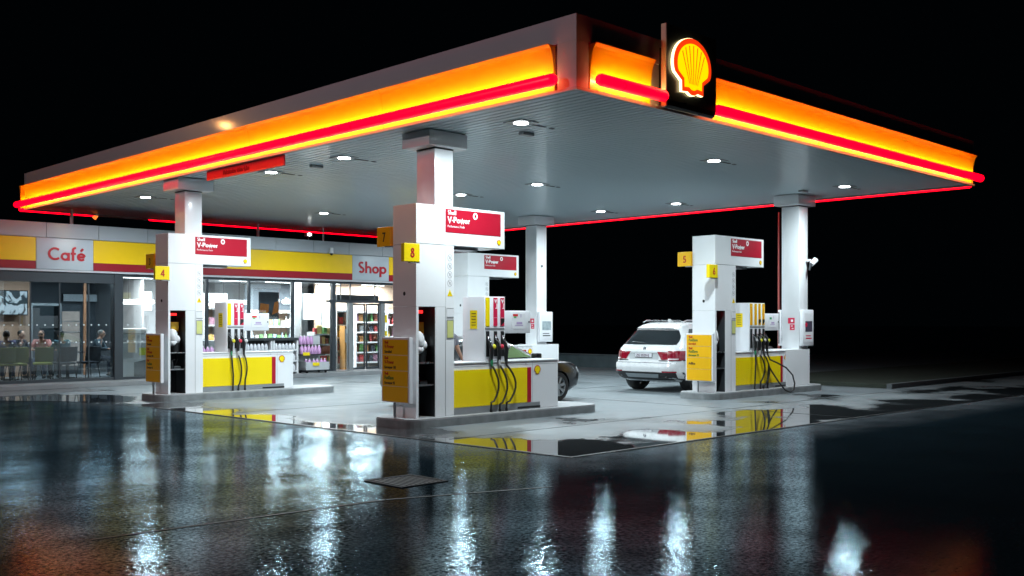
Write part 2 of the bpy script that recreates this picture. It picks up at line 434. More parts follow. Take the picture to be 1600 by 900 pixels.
box('sill_trim', (XL,XR),(FY-.11,FY-.0),(3.015,3.062), mat('trim_white', (.5,.52,.55), .4), SH)
# soffit lintel over the cafe, pillars, frames
fr = MB()
fr.box((XL,11.60),(FY-.06,FY+.12),(2.74,3.01)); fr.go('cafe_lintel', FRAME, SH)
fr = MB(); fr.box((11.60,11.84),(FY-.08,FY+.2),(.12,3.01),.01); fr.go('pillar', FRAME, SH)
fr = MB()
fr.box((11.84,XR),(FY-.05,FY+.05),(2.94,3.01)); fr.box((11.84,18.7),(FY-.05,FY+.05),(.12,.19)); fr.box((XL,11.6),(FY-.05,FY+.05),(.12,.20))
for x in (14.35,15.72,17.25): fr.box((x-.035,x+.035),(FY-.05,FY+.05),(.19,2.94))
for x in (18.76,): fr.box((x-.07,x+.07),(FY-.07,FY+.07),(.12,2.94))
for x in (8.0,9.44,10.17,10.93): fr.box((x-.014,x+.014),(FY-.02,FY+.02),(.2,2.74))
fr.box((19.05,19.07),(FY-.02,FY+.02),(2.42,2.94)); fr.box((19.42,19.45),(FY-.02,FY+.02),(2.42,2.94)); fr.box((20.42,20.45),(FY-.02,FY+.02),(2.42,2.94))
fr.box((18.55,XR),(FY-.09,FY+.09),(2.32,2.41))
fr.go('window_frame', FRAME, SH)
gl = MB(); gl.box((11.86,18.69),(FY-.006,FY+.006),(.19,2.94)); gl.box((18.83,XR),(FY-.006,FY+.006),(2.41,2.94)); gl.box((18.83,19.34),(FY-.006,FY+.006),(.19,2.32)); gl.box((20.80,XR),(FY-.006,FY+.006),(.19,2.32))
gl.go('shop_window_glass', GLASS, SH)
gl = MB(); gl.box((XL,11.6),(FY-.006,FY+.006),(.2,2.74)); gl.go('cafe_window_glass', CGLASS, SH)
dots = []
for r_, z in ((0,1.62),(1,1.16)):
    x = 8.0
    while x < 13.9:
        if not 11.55 < x < 11.9:
            dots.append((x,z))
        x += .20
dot0 = MB().cyl((0,-.009,0),(0,-.0065,0),.022,n=10).go('safety_dot', mat('frosted_dot', (.55,.62,.65), .6), SH)
for i,(x,z) in enumerate(dots):
    q = dot0 if i == 0 else dot0.copy()
    if i: COL.objects.link(q); q.parent = SH
    q.location = (x,FY,z)
# sliding doors
for x in (19.42,20.72): MB().box((x-.08,x+.08),(FY-.08,FY+.08),(.12,2.32),.008).go('door_jamb', GREY, SH)
for a,b_ in ((19.52,20.04),(20.08,20.62)):
    d = MB(); d.box((a,a+.045),(FY+.0,FY+.04),(.13,2.31)); d.box((b_-.045,b_),(FY+.0,FY+.04),(.13,2.31)); d.box((a+.045,b_-.045),(FY+.0,FY+.04),(.13,.20)); d.box((a+.045,b_-.045),(FY+.0,FY+.04),(2.25,2.31))
    dd = d.go('sliding_door', FRAME, SH)
    box('door_glass', (a+.045,b_-.045),(FY+.015,FY+.025),(.2,2.25), GLASS, dd)
# shell of the building
s_ = MB()
s_.box((XL,XR),(FY+.25,36.3),(3.42,4.05)); s_.go('roof', INTG, SH)
s_ = MB(); s_.box((XL,XR),(36.0,36.3),(.0,3.3)); s_.box((XL-.2,XL),(FY-.02,36.3),(0,4.26)); s_.box((XR,XR+.2),(FY-.06,36.3),(0,4.28))
s_.go('outer_wall', mat('outer_wall_grey', (.35,.37,.39), .6), SH)
box('floor', (XL,XR),(FY+.05,36.0),(.0,.118), TILE, SH)
box('ceiling', (XL,XR),(FY+.2,36.0),(3.10,3.16), mat('interior_ceiling', (.42,.43,.45), .6), SH)
box('cafe_partition', (13.9,13.97),(30.5,36.0),(.12,3.1), INTW, SH)
box('cafe_back_wall', (XL,XA(46,30.8)),(30.75,30.85),(.12,3.1), mat('cafe_wood_wall', (.60,.36,.24), .6, var=.12, scale=2), SH)
box('shop_back_wall', (13.98,19.8),(33.6,33.7),(.12,3.1), INTW, SH)
box('tan_wall', (XA(493,30.6),XR),(30.6,30.7),(.12,3.1), TAN, SH)
box('cafe_rear_wall', (XA(40,34),13.9),(34.0,34.1),(.12,3.1), INTG, SH)
box('grey_mural_wall', (XA(384,31.6),XA(468,31.6)),(31.6,31.7),(1.95,3.05), mat('mural_grey', (.14,.17,.20), .6, var=.75, scale=1.6), SH)
box('column_interior', (XA(461,28.6),XA(471,28.6)),(28.6,28.9),(.12,3.1), INTW, SH)
# entrance air curtain
t = thing('air_curtain', 'long dark air curtain box above the sliding doors inside', 'air curtain', (XA(555,FY+.45),FY+.45,2.5))
MB().box((-.85,.85),(-.18,.18),(-.09,.10),.015).go('casing', DGREY, t)
MB().box((-.8,.8),(-.1,.1),(-.098,-.091)).go('outlet_grille', BLACK, t)

# strip lights on the shop ceiling
TUBEM = mat('lit_tube', (1,1,1), .5, emit=(.95,.97,1), estr=9)
def striplight(x, y, L_, rz, label, power, grp):
    t = thing('ceiling_strip_light', label, 'light', (x,y,3.09), rz, grp)
    MB().box((-L_/2,L_/2),(-.06,.06),(-.035,.0),.005).go('housing', INTW, t)
    MB().box((-L_/2+.02,L_/2-.02),(-.045,.045),(-.045,-.036)).go('diffuser', TUBEM, t)
    if power:
        ld = bpy.data.lights.new('tube', 'AREA'); ld.shape='RECTANGLE'; ld.size=L_; ld.size_y=.1; ld.energy=power; ld.color=(.93,.97,1)
        lo = bpy.data.objects.new('tube', ld); COL.objects.link(lo); lo.parent=t; lo.location=(0,0,-.06)
G='strip lights on the cafe ceiling'
for i,(u,v) in enumerate(((35,441),(125,445),(172,447),(205,437))):
    X = 8.9+i*1.05
    striplight(X, 28.7+(.7 if i%2 else 0), 1.0, .0, ('white tube light above the wall screen','white tube light above the middle cafe table','white tube light left of the dark pillar','white tube light right of the dark pillar')[i], (52,52,52,SHOP_W*.6)[i], G)
G='strip lights on the shop ceiling'
for i,x in enumerate((13.6,15.2,16.9,18.6,20.6,22.6)):
    for k,y in enumerate((28.3,30.2)):
        striplight(x, y, 1.1, .12, 'bright tube light on the shop ceiling, %s row, %s' % (('front','rear')[k], ('beside the pillar','over the snack rack','over the bottle display','over the hanging lit panel','inside the sliding doors','at the far right end')[i]), SHOP_W*(.55,.8,1,1.4,2.6,2.6)[i], G)

# ---------------- inside the shop
def litpanel(name, label, u0,v0,u1,v1,Y, col, st, cat='lit panel', grp=None, art=None):
    a = AT(u0,v1,Y); b_ = AT(u1,v0,Y)
    W = (b_[0]-a[0])/2; Hh = (AT((u0+u1)/2,v0,Y)[2]-AT((u0+u1)/2,v1,Y)[2])/2
    c = AT((u0+u1)/2,(v0+v1)/2,Y)
    t = thing(name, label, cat, c, 0, grp)
    MB().box((-W,W),(-.03,.05),(-Hh,Hh),.01).go('frame', FRAME if st<2.5 else GREY, t)
    MB().box((-W+.02,W-.02),(-.036,-.031),(-Hh+.02,Hh-.02)).go('face', mat(name+'_face_%d'%int(u0), (.8,.8,.8), .4, emit=col, estr=st), t)
    return t, W, Hh
MW = (.9,.95,1)
litpanel('menu_board','wide glowing white menu board behind the counter right of the pillar',192,454,238,486,32.6,MW,1.6,'menu board','menu boards')
litpanel('menu_board','glowing white menu board seen between the left pump pillar and its pump',310,457,356,486,32.6,MW,1.6,'menu board','menu boards')
litpanel('menu_board','dim narrow menu screen deep in the cafe behind the glass',98,459,152,472,33.8,(.5,.6,.68),.35,'menu board','menu boards')
litpanel('lit_poster_panel','tall bright hanging light box in the shop window middle',473,459,494,500,28.4,(1,1,1),3.2)
litpanel('lit_poster_panel','bright square light box on the tan wall left of the doors',502,487,517,515,30.0,(1,1,1),3.0)
t = thing('wall_screen','wall mounted television showing a white and grey picture in the cafe','television',AT(11,473,30.5))
MB().box((-.56,.56),(-.03,.04),(-.36,.36),.01).go('bezel', BLACK, t)
sm = bpy.data.materials.new('screen_picture'); sm.use_nodes = True; N=sm.node_tree.nodes; L=sm.node_tree.links; b=N['Principled BSDF']
wv=N.new('ShaderNodeTexNoise'); wv.inputs['Scale'].default_value=2.2; wv.inputs['Distortion'].default_value=1.5; tc=N.new('ShaderNodeTexCoord'); L.new(tc.outputs['Object'],wv.inputs['Vector'])
rp=N.new('ShaderNodeValToRGB'); rp.color_ramp.elements[0].position=.47; rp.color_ramp.elements[0].color=(.03,.05,.06,1); rp.color_ramp.elements[1].position=.53; rp.color_ramp.elements[1].color=(.9,.95,1,1)
L.new(wv.outputs['Fac'],rp.inputs[0]); L.new(rp.outputs[0],b.inputs['Emission Color']); b.inputs['Emission Strength'].default_value=1.3; b.inputs['Base Color'].default_value=(.01,.01,.01,1)
MB().box((-.53,.53),(-.036,-.031),(-.33,.33)).go('screen', sm, t)

# looped pendant lamps
LOOP = mat('lit_loop', (1,1,1), .5, emit=(1,1,1), estr=4)
def loop_lamp(u0,u1,v,Y,label):
    c = AT((u0+u1)/2,v,Y); W=(AT(u1,v,Y)[0]-AT(u0,v,Y)[0])/2
    t = thing('pendant_lamp', label, 'lamp', c, 0, 'looped pendant lamps')
    pts=[]
    for k in range(41):
        a_=2*PI*k/40; x=W*math.cos(a_); y=.9*math.sin(a_)*(1-.35*math.cos(a_)); pts.append((x,y,.0))
    MB().tube(pts,.035,8,caps=False).go('glowing_loop', LOOP, t, True)
    MB().tube([(p[0]*1.0,p[1]*1.0,.05) for p in pts],.045,8,caps=False).go('housing', INTW, t, True)
    MB().cyl((0,.5,.05),(0,.5,3.08-c[2]),.008,n=6).cyl((0,-.5,.05),(0,-.5,3.08-c[2]),.008,n=6).go('cord', BLACK, t)
loop_lamp(188,236,473,30.0,'white loop shaped pendant lamp over the counter beside the dark pillar')
loop_lamp(340,383,474,30.0,'white loop shaped pendant lamp above the left fuel pump in view')

# hanging advertising banner (burger and drinks, generic)
t = thing('hanging_banner','dark hanging banner with orange food pictures inside the window','banner',AT(420,478,28.0))
MB().box((-.36,.36),(-.01,.01),(-.42,.44)).go('sheet', mat('banner_dark', (.05,.06,.08), .5, var=.3, scale=5), t)
OR=mat('banner_orange',(.55,.16,.03),.5,var=.4,scale=8)
MB().prism([(-.34,-.2),(-.02,-.2),(.0,.05),(-.30,.08)],'y',-.014,-.011).prism([(.10,-.3),(.34,-.3),(.34,.16),(.2,.12)],'y',-.014,-.011).go('food_picture', OR, t)
MB().cyl((-.15,-.016,-.27),(-.15,-.011,-.27),.10,n=18).go('cup_picture', mat('banner_yellow',(.6,.33,.02),.5,var=.3), t)
MB().prism([(-.05,-.4),(.34,-.42),(.32,-.2),(.1,-.28),(.05,-.15)],'y',-.018,-.015).go('shadowed_food', mat('banner_black',(.02,.02,.02),.5), t)
# glowing letters on the mural wall (unreadable small word)
t = thing('glowing_wall_sign','small glowing white letters with a round dot on the grey mural','sign',AT(455,470,31.5))
GL=mat('lit_letter',(1,1,1),.5,emit=(1,1,1),estr=3)
MB().cyl((-.58,0,0),(-.58,.03,0),.10,n=16).go('dot', GL, t)
text('lettering','eltou',.20,(-.38,0,-.10),GL,t,bold=.02,depth=.01)

# --- counters
def counter(label,x0,x1,y0,y1,h,front,top,grp=None):
    t=thing('service_counter',label,'counter',((x0+x1)/2,(y0+y1)/2,.12),0,grp)
    W=(x1-x0)/2; D=(y1-y0)/2
    MB().box((-W,W),(-D,D),(0,h-.04),.005).go('carcass',front,t)
    MB().box((-W-.03,W+.03),(-D-.03,D+.03),(h-.04,h),.006).go('worktop',top,t)
    return t
c1=counter('pale grey cafe counter right of the dark pillar',12.25,13.9,28.2,28.9,1.0,mat('counter_pale',(.5,.52,.54),.4),INTW)
MB().prism([(-.45,.02),(.30,.02),(.30,.35),(-.05,.5),(-.45,.42)],'y',-.357,-.352).go('dark_opening',DGREY,c1)
MB().box((-.3,.35),(-.36,-.352),(.62,.84)).go('yellow_notice',mat('lime_yellow',(.62,.66,.05),.5),c1)
counter('long white counter behind the left pump',14.2,16.5,28.6,29.2,1.0,INTW,INTG)
counter('dark topped cash desk in the middle of the shop window',XA(388,28.3),XA(458,28.3),28.3,28.9,1.02,INTG,DGREY)

# --- small goods: boxes, bottles, bags
GC=[mat('goods_%d'%i,c,.45,var=.25,scale=14) for i,c in enumerate([(.65,.10,.10),(.7,.45,.08),(.15,.35,.12),(.75,.75,.77),(.7,.35,.48),(.10,.11,.14),(.7,.52,.2),(.35,.12,.08),(.35,.45,.6),(.75,.36,.14)])]
def goods(kind, x, y, z, m, label, grp, s=1.):
    if kind=='box':
        o=MB().box((-.05*s,.05*s),(-.04*s,.04*s),(0,.17*s),.006).go('snack_box',m); cat='box'
    elif kind=='bag':
        b_=MB(); b_.box((-.07*s,.07*s),(-.03*s,.03*s),(0,.2*s),.02); o=b_.go('snack_bag',m,smooth=True); cat='bag'
        for v in o.data.vertices: 
            f_=1-.5*abs(v.co.z/(.1*s)-1)**3; v.co.y*=f_
    else:
        o=MB().lathe([(.035*s,0),(.04*s,.02*s),(.04*s,.15*s),(.015*s,.2*s),(.015*s,.24*s),(.018*s,.24*s),(.018*s,.26*s)],n=10).go('drink_bottle',m,smooth=True); cat='bottle'
    o.location=(x,y,z); o.rotation_euler=(0,0,random.uniform(-.2,.2)); tag(o,label,cat,grp); return o

def shelf(name,label,x0,x1,y,z0,z1,n,grp=None,m=INTW,back=TAN):
    t=thing(name,label,'shelf',((x0+x1)/2,y,.12),0,grp)
    W=(x1-x0)/2
    MB().box((-W,W),(.22,.25),(0,z1)).go('back_panel',back,t)
    for s in (-1,1): MB().box((s*W-.015,s*W+.015),(-.22,.22),(0,z1)).go('upright',m,t)
    zs=[]
    for k in range(n):
        z=z0+(z1-z0-.1)*k/max(1,n-1); MB().box((-W+.015,W-.015),(-.22,.22),(z,z+.025)).box((-W+.015,W-.015),(-.232,-.221),(z-.01,z+.04)).go('shelf_board',m,t); zs.append(.12+z+.028)
    return t,zs
def fill(x0,x1,y,zs,where,kinds,step=.17,pal=None):
    for r,z in enumerate(zs):
        x=x0+.1
        while x<x1-.08:
            k=random.choice(kinds); m=random.choice(pal or GC)
            goods(k,x,y+random.uniform(-.05,.02),z,m,{'box':'small coloured snack box on the %s','bag':'small snack bag on the %s','bottle':'small drink bottle on the %s'}[k]%where,'%s on the %s'%({'box':'boxes','bag':'bags','bottle':'bottles'}[k],where),random.uniform(1.1,1.5))
            x+=step*random.uniform(.85,1.2)
_,zs=shelf('display_shelf','tall white goods shelf seen through the sliding doors',XA(551,28.9),XA(597,28.9),28.9,.15,2.0,6)
fill(XA(551,28.9),XA(597,28.9),28.85,zs[:5],'shelf behind the sliding doors',['bag','bottle','box','bag'],.22,[GC[3],GC[3],GC[4],GC[0],GC[7],GC[2],GC[5],GC[9]])
_,zs=shelf('display_shelf','snack shelf with orange header just left of the doors',XA(521,28.3),XA(535,28.3),28.3,.15,2.0,5)
fill(XA(521,28.3),XA(535,28.3),28.25,zs[:4],'shelf left of the doors',['bag','box'],.16,[GC[0],GC[1],GC[6],GC[7]])
_,zs=shelf('display_shelf','low crisps shelf behind the window beside the frame',XA(486,28.2),XA(518,28.2),28.2,.15,1.25,4)
fill(XA(486,28.2),XA(518,28.2),28.12,zs,'low shelf behind the window',['bag','box'],.15,[GC[0],GC[1],GC[6],GC[2],GC[7]])
_,zs=shelf('display_shelf','tall drinks shelf at the right end of the shop',XA(600,29.0),XA(625,29.0),29.0,.15,2.0,5)
fill(XA(600,29.0),XA(625,29.0),28.95,zs[:4],'shelf at the right end',['box','bottle'],.2)
_,zs=shelf('display_shelf','shelf of bright snacks behind the left pump pillar',XA(316,30.2),XA(338,30.2),30.2,.9,2.1,3)
fill(XA(316,30.2),XA(338,30.2),30.1,zs[:2],'shelf behind the left pump',['bag','box'],.16,[GC[0],GC[1],GC[4],GC[9]])
_,zs=shelf('display_shelf','magazine and card shelf in the middle of the shop',XA(388,31.),XA(455,31.),31.0,.9,2.0,3)
fill(XA(388,31.),XA(455,31.),30.9,zs[:2],'shelf in the middle of the shop',['box','bottle'],.17,[GC[2],GC[3],GC[3],GC[6],GC[8]])
for i,(x,z) in enumerate(((12.95,1.125),(13.1,1.125),(13.25,1.125),(13.4,1.125),(13.55,1.125),(13.7,1.125),(14.6,1.125),(15.2,1.125),(15.6,1.125))):
    o=MB().lathe([(.05,0),(.055,.1),(.03,.16),(.03,.2)],n=12).go('glass_jar',GC[3],smooth=True); o.location=(x,28.6 if x<13.8 else 28.9,z); tag(o,'white jar standing on the cafe counter' if x<13.8 else 'white jar standing on the counter behind the left pump','jar','jars on the cafe counter' if x<13.8 else 'jars on the counter behind the pump')
o=MB().box((-.4,.4),(-.2,.2),(0,.16),.05).go('bread_tray',mat('cloth_white',(.7,.7,.7),.6),smooth=True); o.location=(12.65,28.45,1.36); tag(o,'white rounded tray of rolls on the cafe counter','tray')
box('stand',(-.38,.38),(-.18,.18),(-.24,-.001),mat('chiller_grey',(.4,.43,.45),.3),o)
t=thing('doorside_cabinet','narrow orange wooden cabinet by the doors','cabinet',(XA(540,27.75),27.75,.12))
MB().box((-.1,.1),(-.1,.2),(0,1.45),.005).go('carcass',mat('orange_wood',(.60,.30,.09),.5),t); MB().box((-.09,.09),(-.105,-.101),(.9,1.35)).go('notice',INTW,t)
for i,(u,v,lab) in enumerate(((601,498,'upper yellow notice stuck on the glass right of the doors'),(601,521,'lower yellow notice stuck on the glass right of the doors'))):
    a=AT(u,v,FY-.012); o=MB().box((-.10,.10),(-.003,.003),(-.13 if i==0 else -.08,.13 if i==0 else .08)).go('yellow_notice',YEL); o.location=a; tag(o,lab,'notice')

# ---------------- café furniture and outdoor racks are in the next part
# ================================================================== CANOPY
CX0,CX1,CY0,CY1,CZ,CT = 10.06,23.65,8.96,29.45,4.83,5.82
YA,YB_,XA_,XB_ = 9.16,29.55,10.27,23.60
CAN = thing('station_canopy','large flat canopy with glowing yellow and red edge over the pumps','canopy',(0,0,0))
# slatted ceiling, slats run along y
CEIL = mat('ceiling_white_slats', (.52,.62,.66), .36, var=.04, scale=.8, coat=.15)
bm = bmesh.new(); prof=[]; x = CX0+.02
while x < CX1-.14:
    prof += [(x,CZ+.002),(x+.118,CZ+.002),(x+.122,CZ+.040),(x+.146,CZ+.040)]; x += .15
prof.append((CX1-.02,CZ+.002))
A=[bm.verts.new((p[0],CY0+.02,p[1])) for p in prof]; B=[bm.verts.new((p[0],CY1-.02,p[1])) for p in prof]
for i in range(len(prof)-1): bm.faces.new((A[i],B[i],B[i+1],A[i+1]))
me=bpy.data.meshes.new('slatted_ceiling'); bm.to_mesh(me); bm.free(); link('slatted_ceiling',me,CEIL,CAN)
FASC = mat('fascia_grey', (.45,.45,.50), .30, var=.05, scale=.7, coat=.35)
f = MB()
f.box((CX0,CX1),(CY0,CY0+.06),(5.47,CT)); f.box((CX0,CX0+.06),(CY0+.061,CY1-.15),(5.47,CT))
f.box((CX1-.06,CX1),(CY0+.061,CY1-.061),(5.47,CT)); f.box((CX0,CX1),(CY1-.06,CY1),(5.47,CT))
f.box((CX0+.12,CX1-.12),(CY0+.12,CY1-.12),(5.60,5.66))
f.box((CX0+.11,CX1-.11),(CY0+.10,CY0+.13),(CZ+.04,5.6)); f.box((CX0+.08,CX0+.11),(CY0+.10,CY1-.1),(CZ+.04,5.6))
f.box((CX1-.11,CX1-.08),(CY0+.10,CY1-.1),(CZ+.04,5.6)); f.box((CX0+.11,CX1-.11),(CY1-.13,CY1-.10),(CZ+.04,5.6))
f.go('fascia_band', FASC, CAN)
# corner post
c = MB(); c.box((CX0-.004,CX0+.07),(CY0-.004,CY0+.34),(CZ+.015,5.475)).box((CX0+.071,CX0+.24),(CY0-.004,CY0+.07),(CZ+.015,5.475))
c.go('corner_post', mat('corner_panel',(.42,.42,.45),.3,coat=.3), CAN)
c = MB(); c.box((CX0-.02,CX1+.02),(CY0-.02,CY0+.05),(CZ-.03,CZ+.012)).box((CX0-.02,CX0+.05),(CY0+.051,CY1),(CZ-.03,CZ+.012))
c.box((CX1-.05,CX1+.02),(CY0+.051,CY1),(CZ-.03,CZ+.012)).box((CX0+.051,CX1-.051),(CY1-.05,CY1),(CZ-.03,CZ+.012))
c.go('edge_trim', GREY, CAN)
# curved yellow panels: offset grows towards the top
def off(z):
    t=(z-(CZ+.02))/(5.475-(CZ+.02)); return -.03+.06*t**1.6+.06*t**10
YFAS = mat('fascia_yellow', (.92,.50,.003), .34, var=.04, scale=.6, coat=.5)
def curved(name, horiz, a0, a1, base, sgn, breaks):
    m = MB(); bs=[a0]+[b for b in breaks if a0<b<a1]+[a1]
    for p0,p1 in zip(bs,bs[1:]):
        zs=[CZ+.02+(5.475-CZ-.02)*k/14 for k in range(15)]
        pf=[(base+sgn*off(z),z) for z in zs]; pb=[(base-sgn*.05,z) for z in reversed(zs)]
        pts=pf+pb
        if horiz=='x': m.prism([(q[0],q[1]) for q in pts],'x',p0+.006,p1-.006)   # pts (y,z)
        else: m.prism([(q[0],q[1]) for q in pts],'y',p0+.006,p1-.006)            # pts (x,z)
    return m.go(name, YFAS, CAN)
curved('yellow_fascia_panel','y',CY0+.42,CY1,CX0,-1,[13.2,17.4,21.6,25.8])
curved('yellow_fascia_panel','x',CX0+.30,11.70,CY0,-1,[])
curved('yellow_fascia_panel','x',13.06,CX1,CY0,-1,[16.6,20.2])
curved('yellow_fascia_panel','y',CY0,CY1,CX1,1,[14,19,24])
curved('yellow_fascia_panel','x',CX0-.12,CX1,CY1,1,[14,19])
TR = mat('lit_red_tube', (.5,.0,.02), .3, var=0, emit=(1,.0,.008), estr=RED_E, coat=.3)
STRIP = mat('amber_led', (.5,.3,.1), .5, var=0, emit=(1,.80,.26), estr=AMB_E)
tz=CZ+.112
def redtube(p0,p1,r=.084):
    m=MB(); d=(Vector(p1)-Vector(p0)).normalized()
    pts=[Vector(p0)]; rr=[r*.55]
    for k in (.15,.4,.8): pts.append(Vector(p0)+d*r*k); rr.append(r*(.55+.45*math.sin(k/.8*PI/2)))
    e=Vector(p1)
    for k in (.8,.4,.15): pts.append(e-d*r*k); rr.append(r*(.55+.45*math.sin(k/.8*PI/2)))
    pts.append(e); rr.append(r*.55)
    m.tube(pts,rr,14); return m.go('red_tube',TR,CAN,True)
redtube((CX0-.195,YA,tz),(CX0-.195,YB_,tz))
redtube((XA_,CY0-.195,tz),(11.78,CY0-.195,tz))
redtube((13.02,CY0-.195,tz),(XB_,CY0-.195,tz))
redtube((CX1+.13,CY0+.1,CZ+.0),(CX1+.13,CY1,CZ+.0),.055)
def ntube(a,b_): redtube((a,CY1+.13,CZ-.0),(b_,CY1+.13,CZ-.0),.055)
ntube(CX0-.1,12.05); ntube(13.7,CX1)
MB().tube([(12.1,CY1+.13,CZ),(13.65,CY1+.13,CZ)],.045,10).go('unlit_tube',GREY,CAN,True)
MB().cyl((12.04,CY1+.13,CZ-.09),(12.16,CY1+.13,CZ+.03),.07,.04).go('orange_end_lamp',mat('lit_orange',(1,.4,.1),.5,emit=(1,.25,.04),estr=1.2),CAN)
s=MB()
s.box((CX0-.118,CX0-.110),(CY0+.45,CY1),(tz+.05,tz+.075)); s.box((CX0+.40,11.7),(CY0-.118,CY0-.110),(tz+.05,tz+.075)); s.box((13.06,CX1),(CY0-.118,CY0-.110),(tz+.05,tz+.075))
s.go('amber_light_strip',STRIP,CAN)

# illuminated emblem plate
em = thing('emblem_sign','glowing red and yellow scallop shell emblem on a black plate at the canopy corner','sign',(12.38,CY0-.14,0))
pl = [(-.60,5.99),(-.60,4.95),(-.57,4.86),(-.50,4.80),(.50,4.80),(.57,4.86),(.60,4.95),(.60,5.99)]
PLM = mat('plate_black',(.010,.013,.016),.3,coat=.3)
MB().prism([(.0,4.80),(-.02,4.80),(-.06,4.83),(-.085,4.90),(-.085,5.99),(.0,5.99)],'x',-.62,.62).go('back_plate',PLM,em)
MB().box((-.5,.5),(.001,.15),(4.86,5.7)).go('mounting_box',PLM,em)
MB().box((-.645,-.6205),(-.087,.0),(4.80,5.99)).go('side_cheek',mat('side_cheek_pale',(.45,.42,.40),.35),em)
EW=mat('lit_rim',(1,.9,.6),.5,var=0,emit=(1,.80,.38),estr=3.2)
ER=mat('lit_emblem_red',(.8,.05,.01),.5,var=0,emit=(1,.045,.004),estr=1.0)
EY=mat('lit_emblem_yellow',(1,.8,.05),.5,var=0,emit=(1,.80,.0),estr=1.05)
MB().prism([(p[0],5.43+(p[1]-5.43)*.87) for p in pecten_pts(.945,-.06,5.43)],'y',-.130,-.086).go('glowing_rim',EW,em)
pecten(em,-.06,5.43,-.131,.93,'emblem',ER,EY,.012,True,.82,.87)

# headroom sign
t = thing('headroom_sign','long red hanging sign with the height limit under the canopy edge','sign',(10.14,17.72,0))
MB().box((-.02,.02),(-1.46,1.46),(4.60,4.80),.004).go('panel',mat('hang_red',(.65,.05,.05),.4),t)
text('lettering','Maksimalna visina 4,8m',.085,(-.023,.78,4.66),mat('letter_deepred',(.25,.0,.01),.5),t,face='left',bold=.004,sx=.92)
for yy in (-1.2,1.2): MB().cyl((0,yy,4.79),(0,yy,CZ+.02),.01,n=6).go('hanger',GREY,t)

# downlights
LENS = mat('lit_lens',(1,1,1),.4,var=0,emit=(.93,.98,1),estr=45)
lamp0=None
rows=[11.15,15.9,18.5,24.4]; xs=[11.22,16.52,21.8]
rl=['front row nearest the camera','second row','third row','back row by the shop']; cl=['left column','middle column','right column']
for ix,x in enumerate(xs):
    for iy,y in enumerate(rows):
        t = thing('canopy_downlight','round bright downlight in the canopy ceiling, %s, %s'%(rl[iy],cl[ix]),'light',(x,y,CZ),0,'downlights in the canopy ceiling')
        if lamp0 is None:
            a=MB().box((-.20,.20),(-.20,.20),(-.012,.0),.003).go('frame',GREY,t)
            b_=MB().cyl((0,0,-.018),(0,0,-.0125),.115,n=24).go('lens',LENS,t)
            c_=MB().box((.215,.56),(-.025,.025),(-.008,.0)).box((.66,.74),(-.03,.03),(-.008,.0)).go('dark_strip',DGREY,t)  # dark strips on one side of the downlight frame
            ld=bpy.data.lights.new('bulb','AREA'); ld.shape='DISK'; ld.size=.21; ld.energy=LAMP_W; ld.color=LAMP_COL; ld.spread=math.radians(164)
            lo=bpy.data.objects.new('bulb',ld); COL.objects.link(lo); lo.parent=t; lo.location=(0,0,-.03)
            lamp0=[a,b_,c_,lo]
        else:
            for q in lamp0:
                c=q.copy(); COL.objects.link(c); c.parent=t
for i,(x,y,lab) in enumerate(((11.9,11.7,'small grey ceiling fitting right of the near pillar head'),(11.4,17.1,'small grey ceiling fitting behind the height sign'),(21.8,12.2,'small grey ceiling fitting at the right pillar head'))):
    o=MB().box((-.13,.13),(-.06,.06),(-.05,0),.01).go('ceiling_sensor',GREY); o.location=(x,y,CZ); tag(o,lab,'ceiling fitting','small fittings on the canopy ceiling')
# light posts carrying the canopy over the shop roof
for i,(u,r_,lab) in enumerate(((112,.045,'thin white post on the shop roof above the cafe sign'),(403,.04,'thin white post on the shop roof right of the left pillar'))):
    p=AT(u,345,28.6); t=thing('roof_post',lab,'post',(p[0],28.6,4.06),0,'posts on the shop roof')
    MB().cyl((0,0,0),(0,0,CZ-4.06),r_,n=12).go('shaft',WHITE2,t); MB().cyl((0,0,0),(0,0,.02),r_*2.2,n=16).go('base_flange',GREY,t)
p=AT(505,370,28.0); t=thing('roof_stub','short white stub pole standing on the shop parapet','pole',(p[0],28.0,4.05)); MB().cyl((0,0,0),(0,0,.75),.025,n=10).go('shaft',WHITE2,t); MB().sphere((0,0,.75),.03).go('cap',WHITE2,t)
p=AT(482,366.5,28.2); t=thing('roof_floodlight','small bright floodlight above the shop parapet under the red line','light',(p[0],28.2,4.06))
MB().cyl((0,0,0),(0,0,p[2]-4.12),.015,n=8).go('stem',GREY,t); MB().box((-.12,.12),(-.06,.06),(p[2]-4.13,p[2]-4.0),.01).go('housing',GREY,t)
MB().sphere((0,-.06,p[2]-4.06),.07,(1.1,.5,.75)).go('lens',mat('flood_lens',(1,1,1),.4,emit=(1,1,1),estr=6),t)
p=AT(518,392,FY-.16); t=thing('wall_camera','small dome camera on a bracket above the shop fascia','camera',p); MB().cyl((0,0,-.08),(0,0,.10),.07,.055).go('housing',WHITE2,t,True); MB().sphere((0,0,-.09),.055).go('dome',BLACK,t,True); MB().box((-.02,.02),(.0,.12),(.05,.08)).go('bracket',GREY,t)

# ================================================================== COLUMNS
def column(x0,y0,zb,label,capx=.42,capy=.34,w=.40,d=.46,ht=CZ):
    t=thing('canopy_column',label,'column',(x0+w/2,y0+d/2,zb),0,'columns carrying the canopy')
    h=ht-zb
    MB().box((-w/2,w/2),(-d/2,d/2),(0,h-.27),.006).go('shaft',WHITE,t,True)
    MB().box((-w/2-.004,w/2+.004),(-d/2-.004,d/2+.004),(h-.285,h-.268)).go('shadow_gap',DGREY,t)
    MB().box((-capx,capx),(-capy,capy),(h-.26,h-.012),.006).go('capital',WHITE,t,True)
    return t

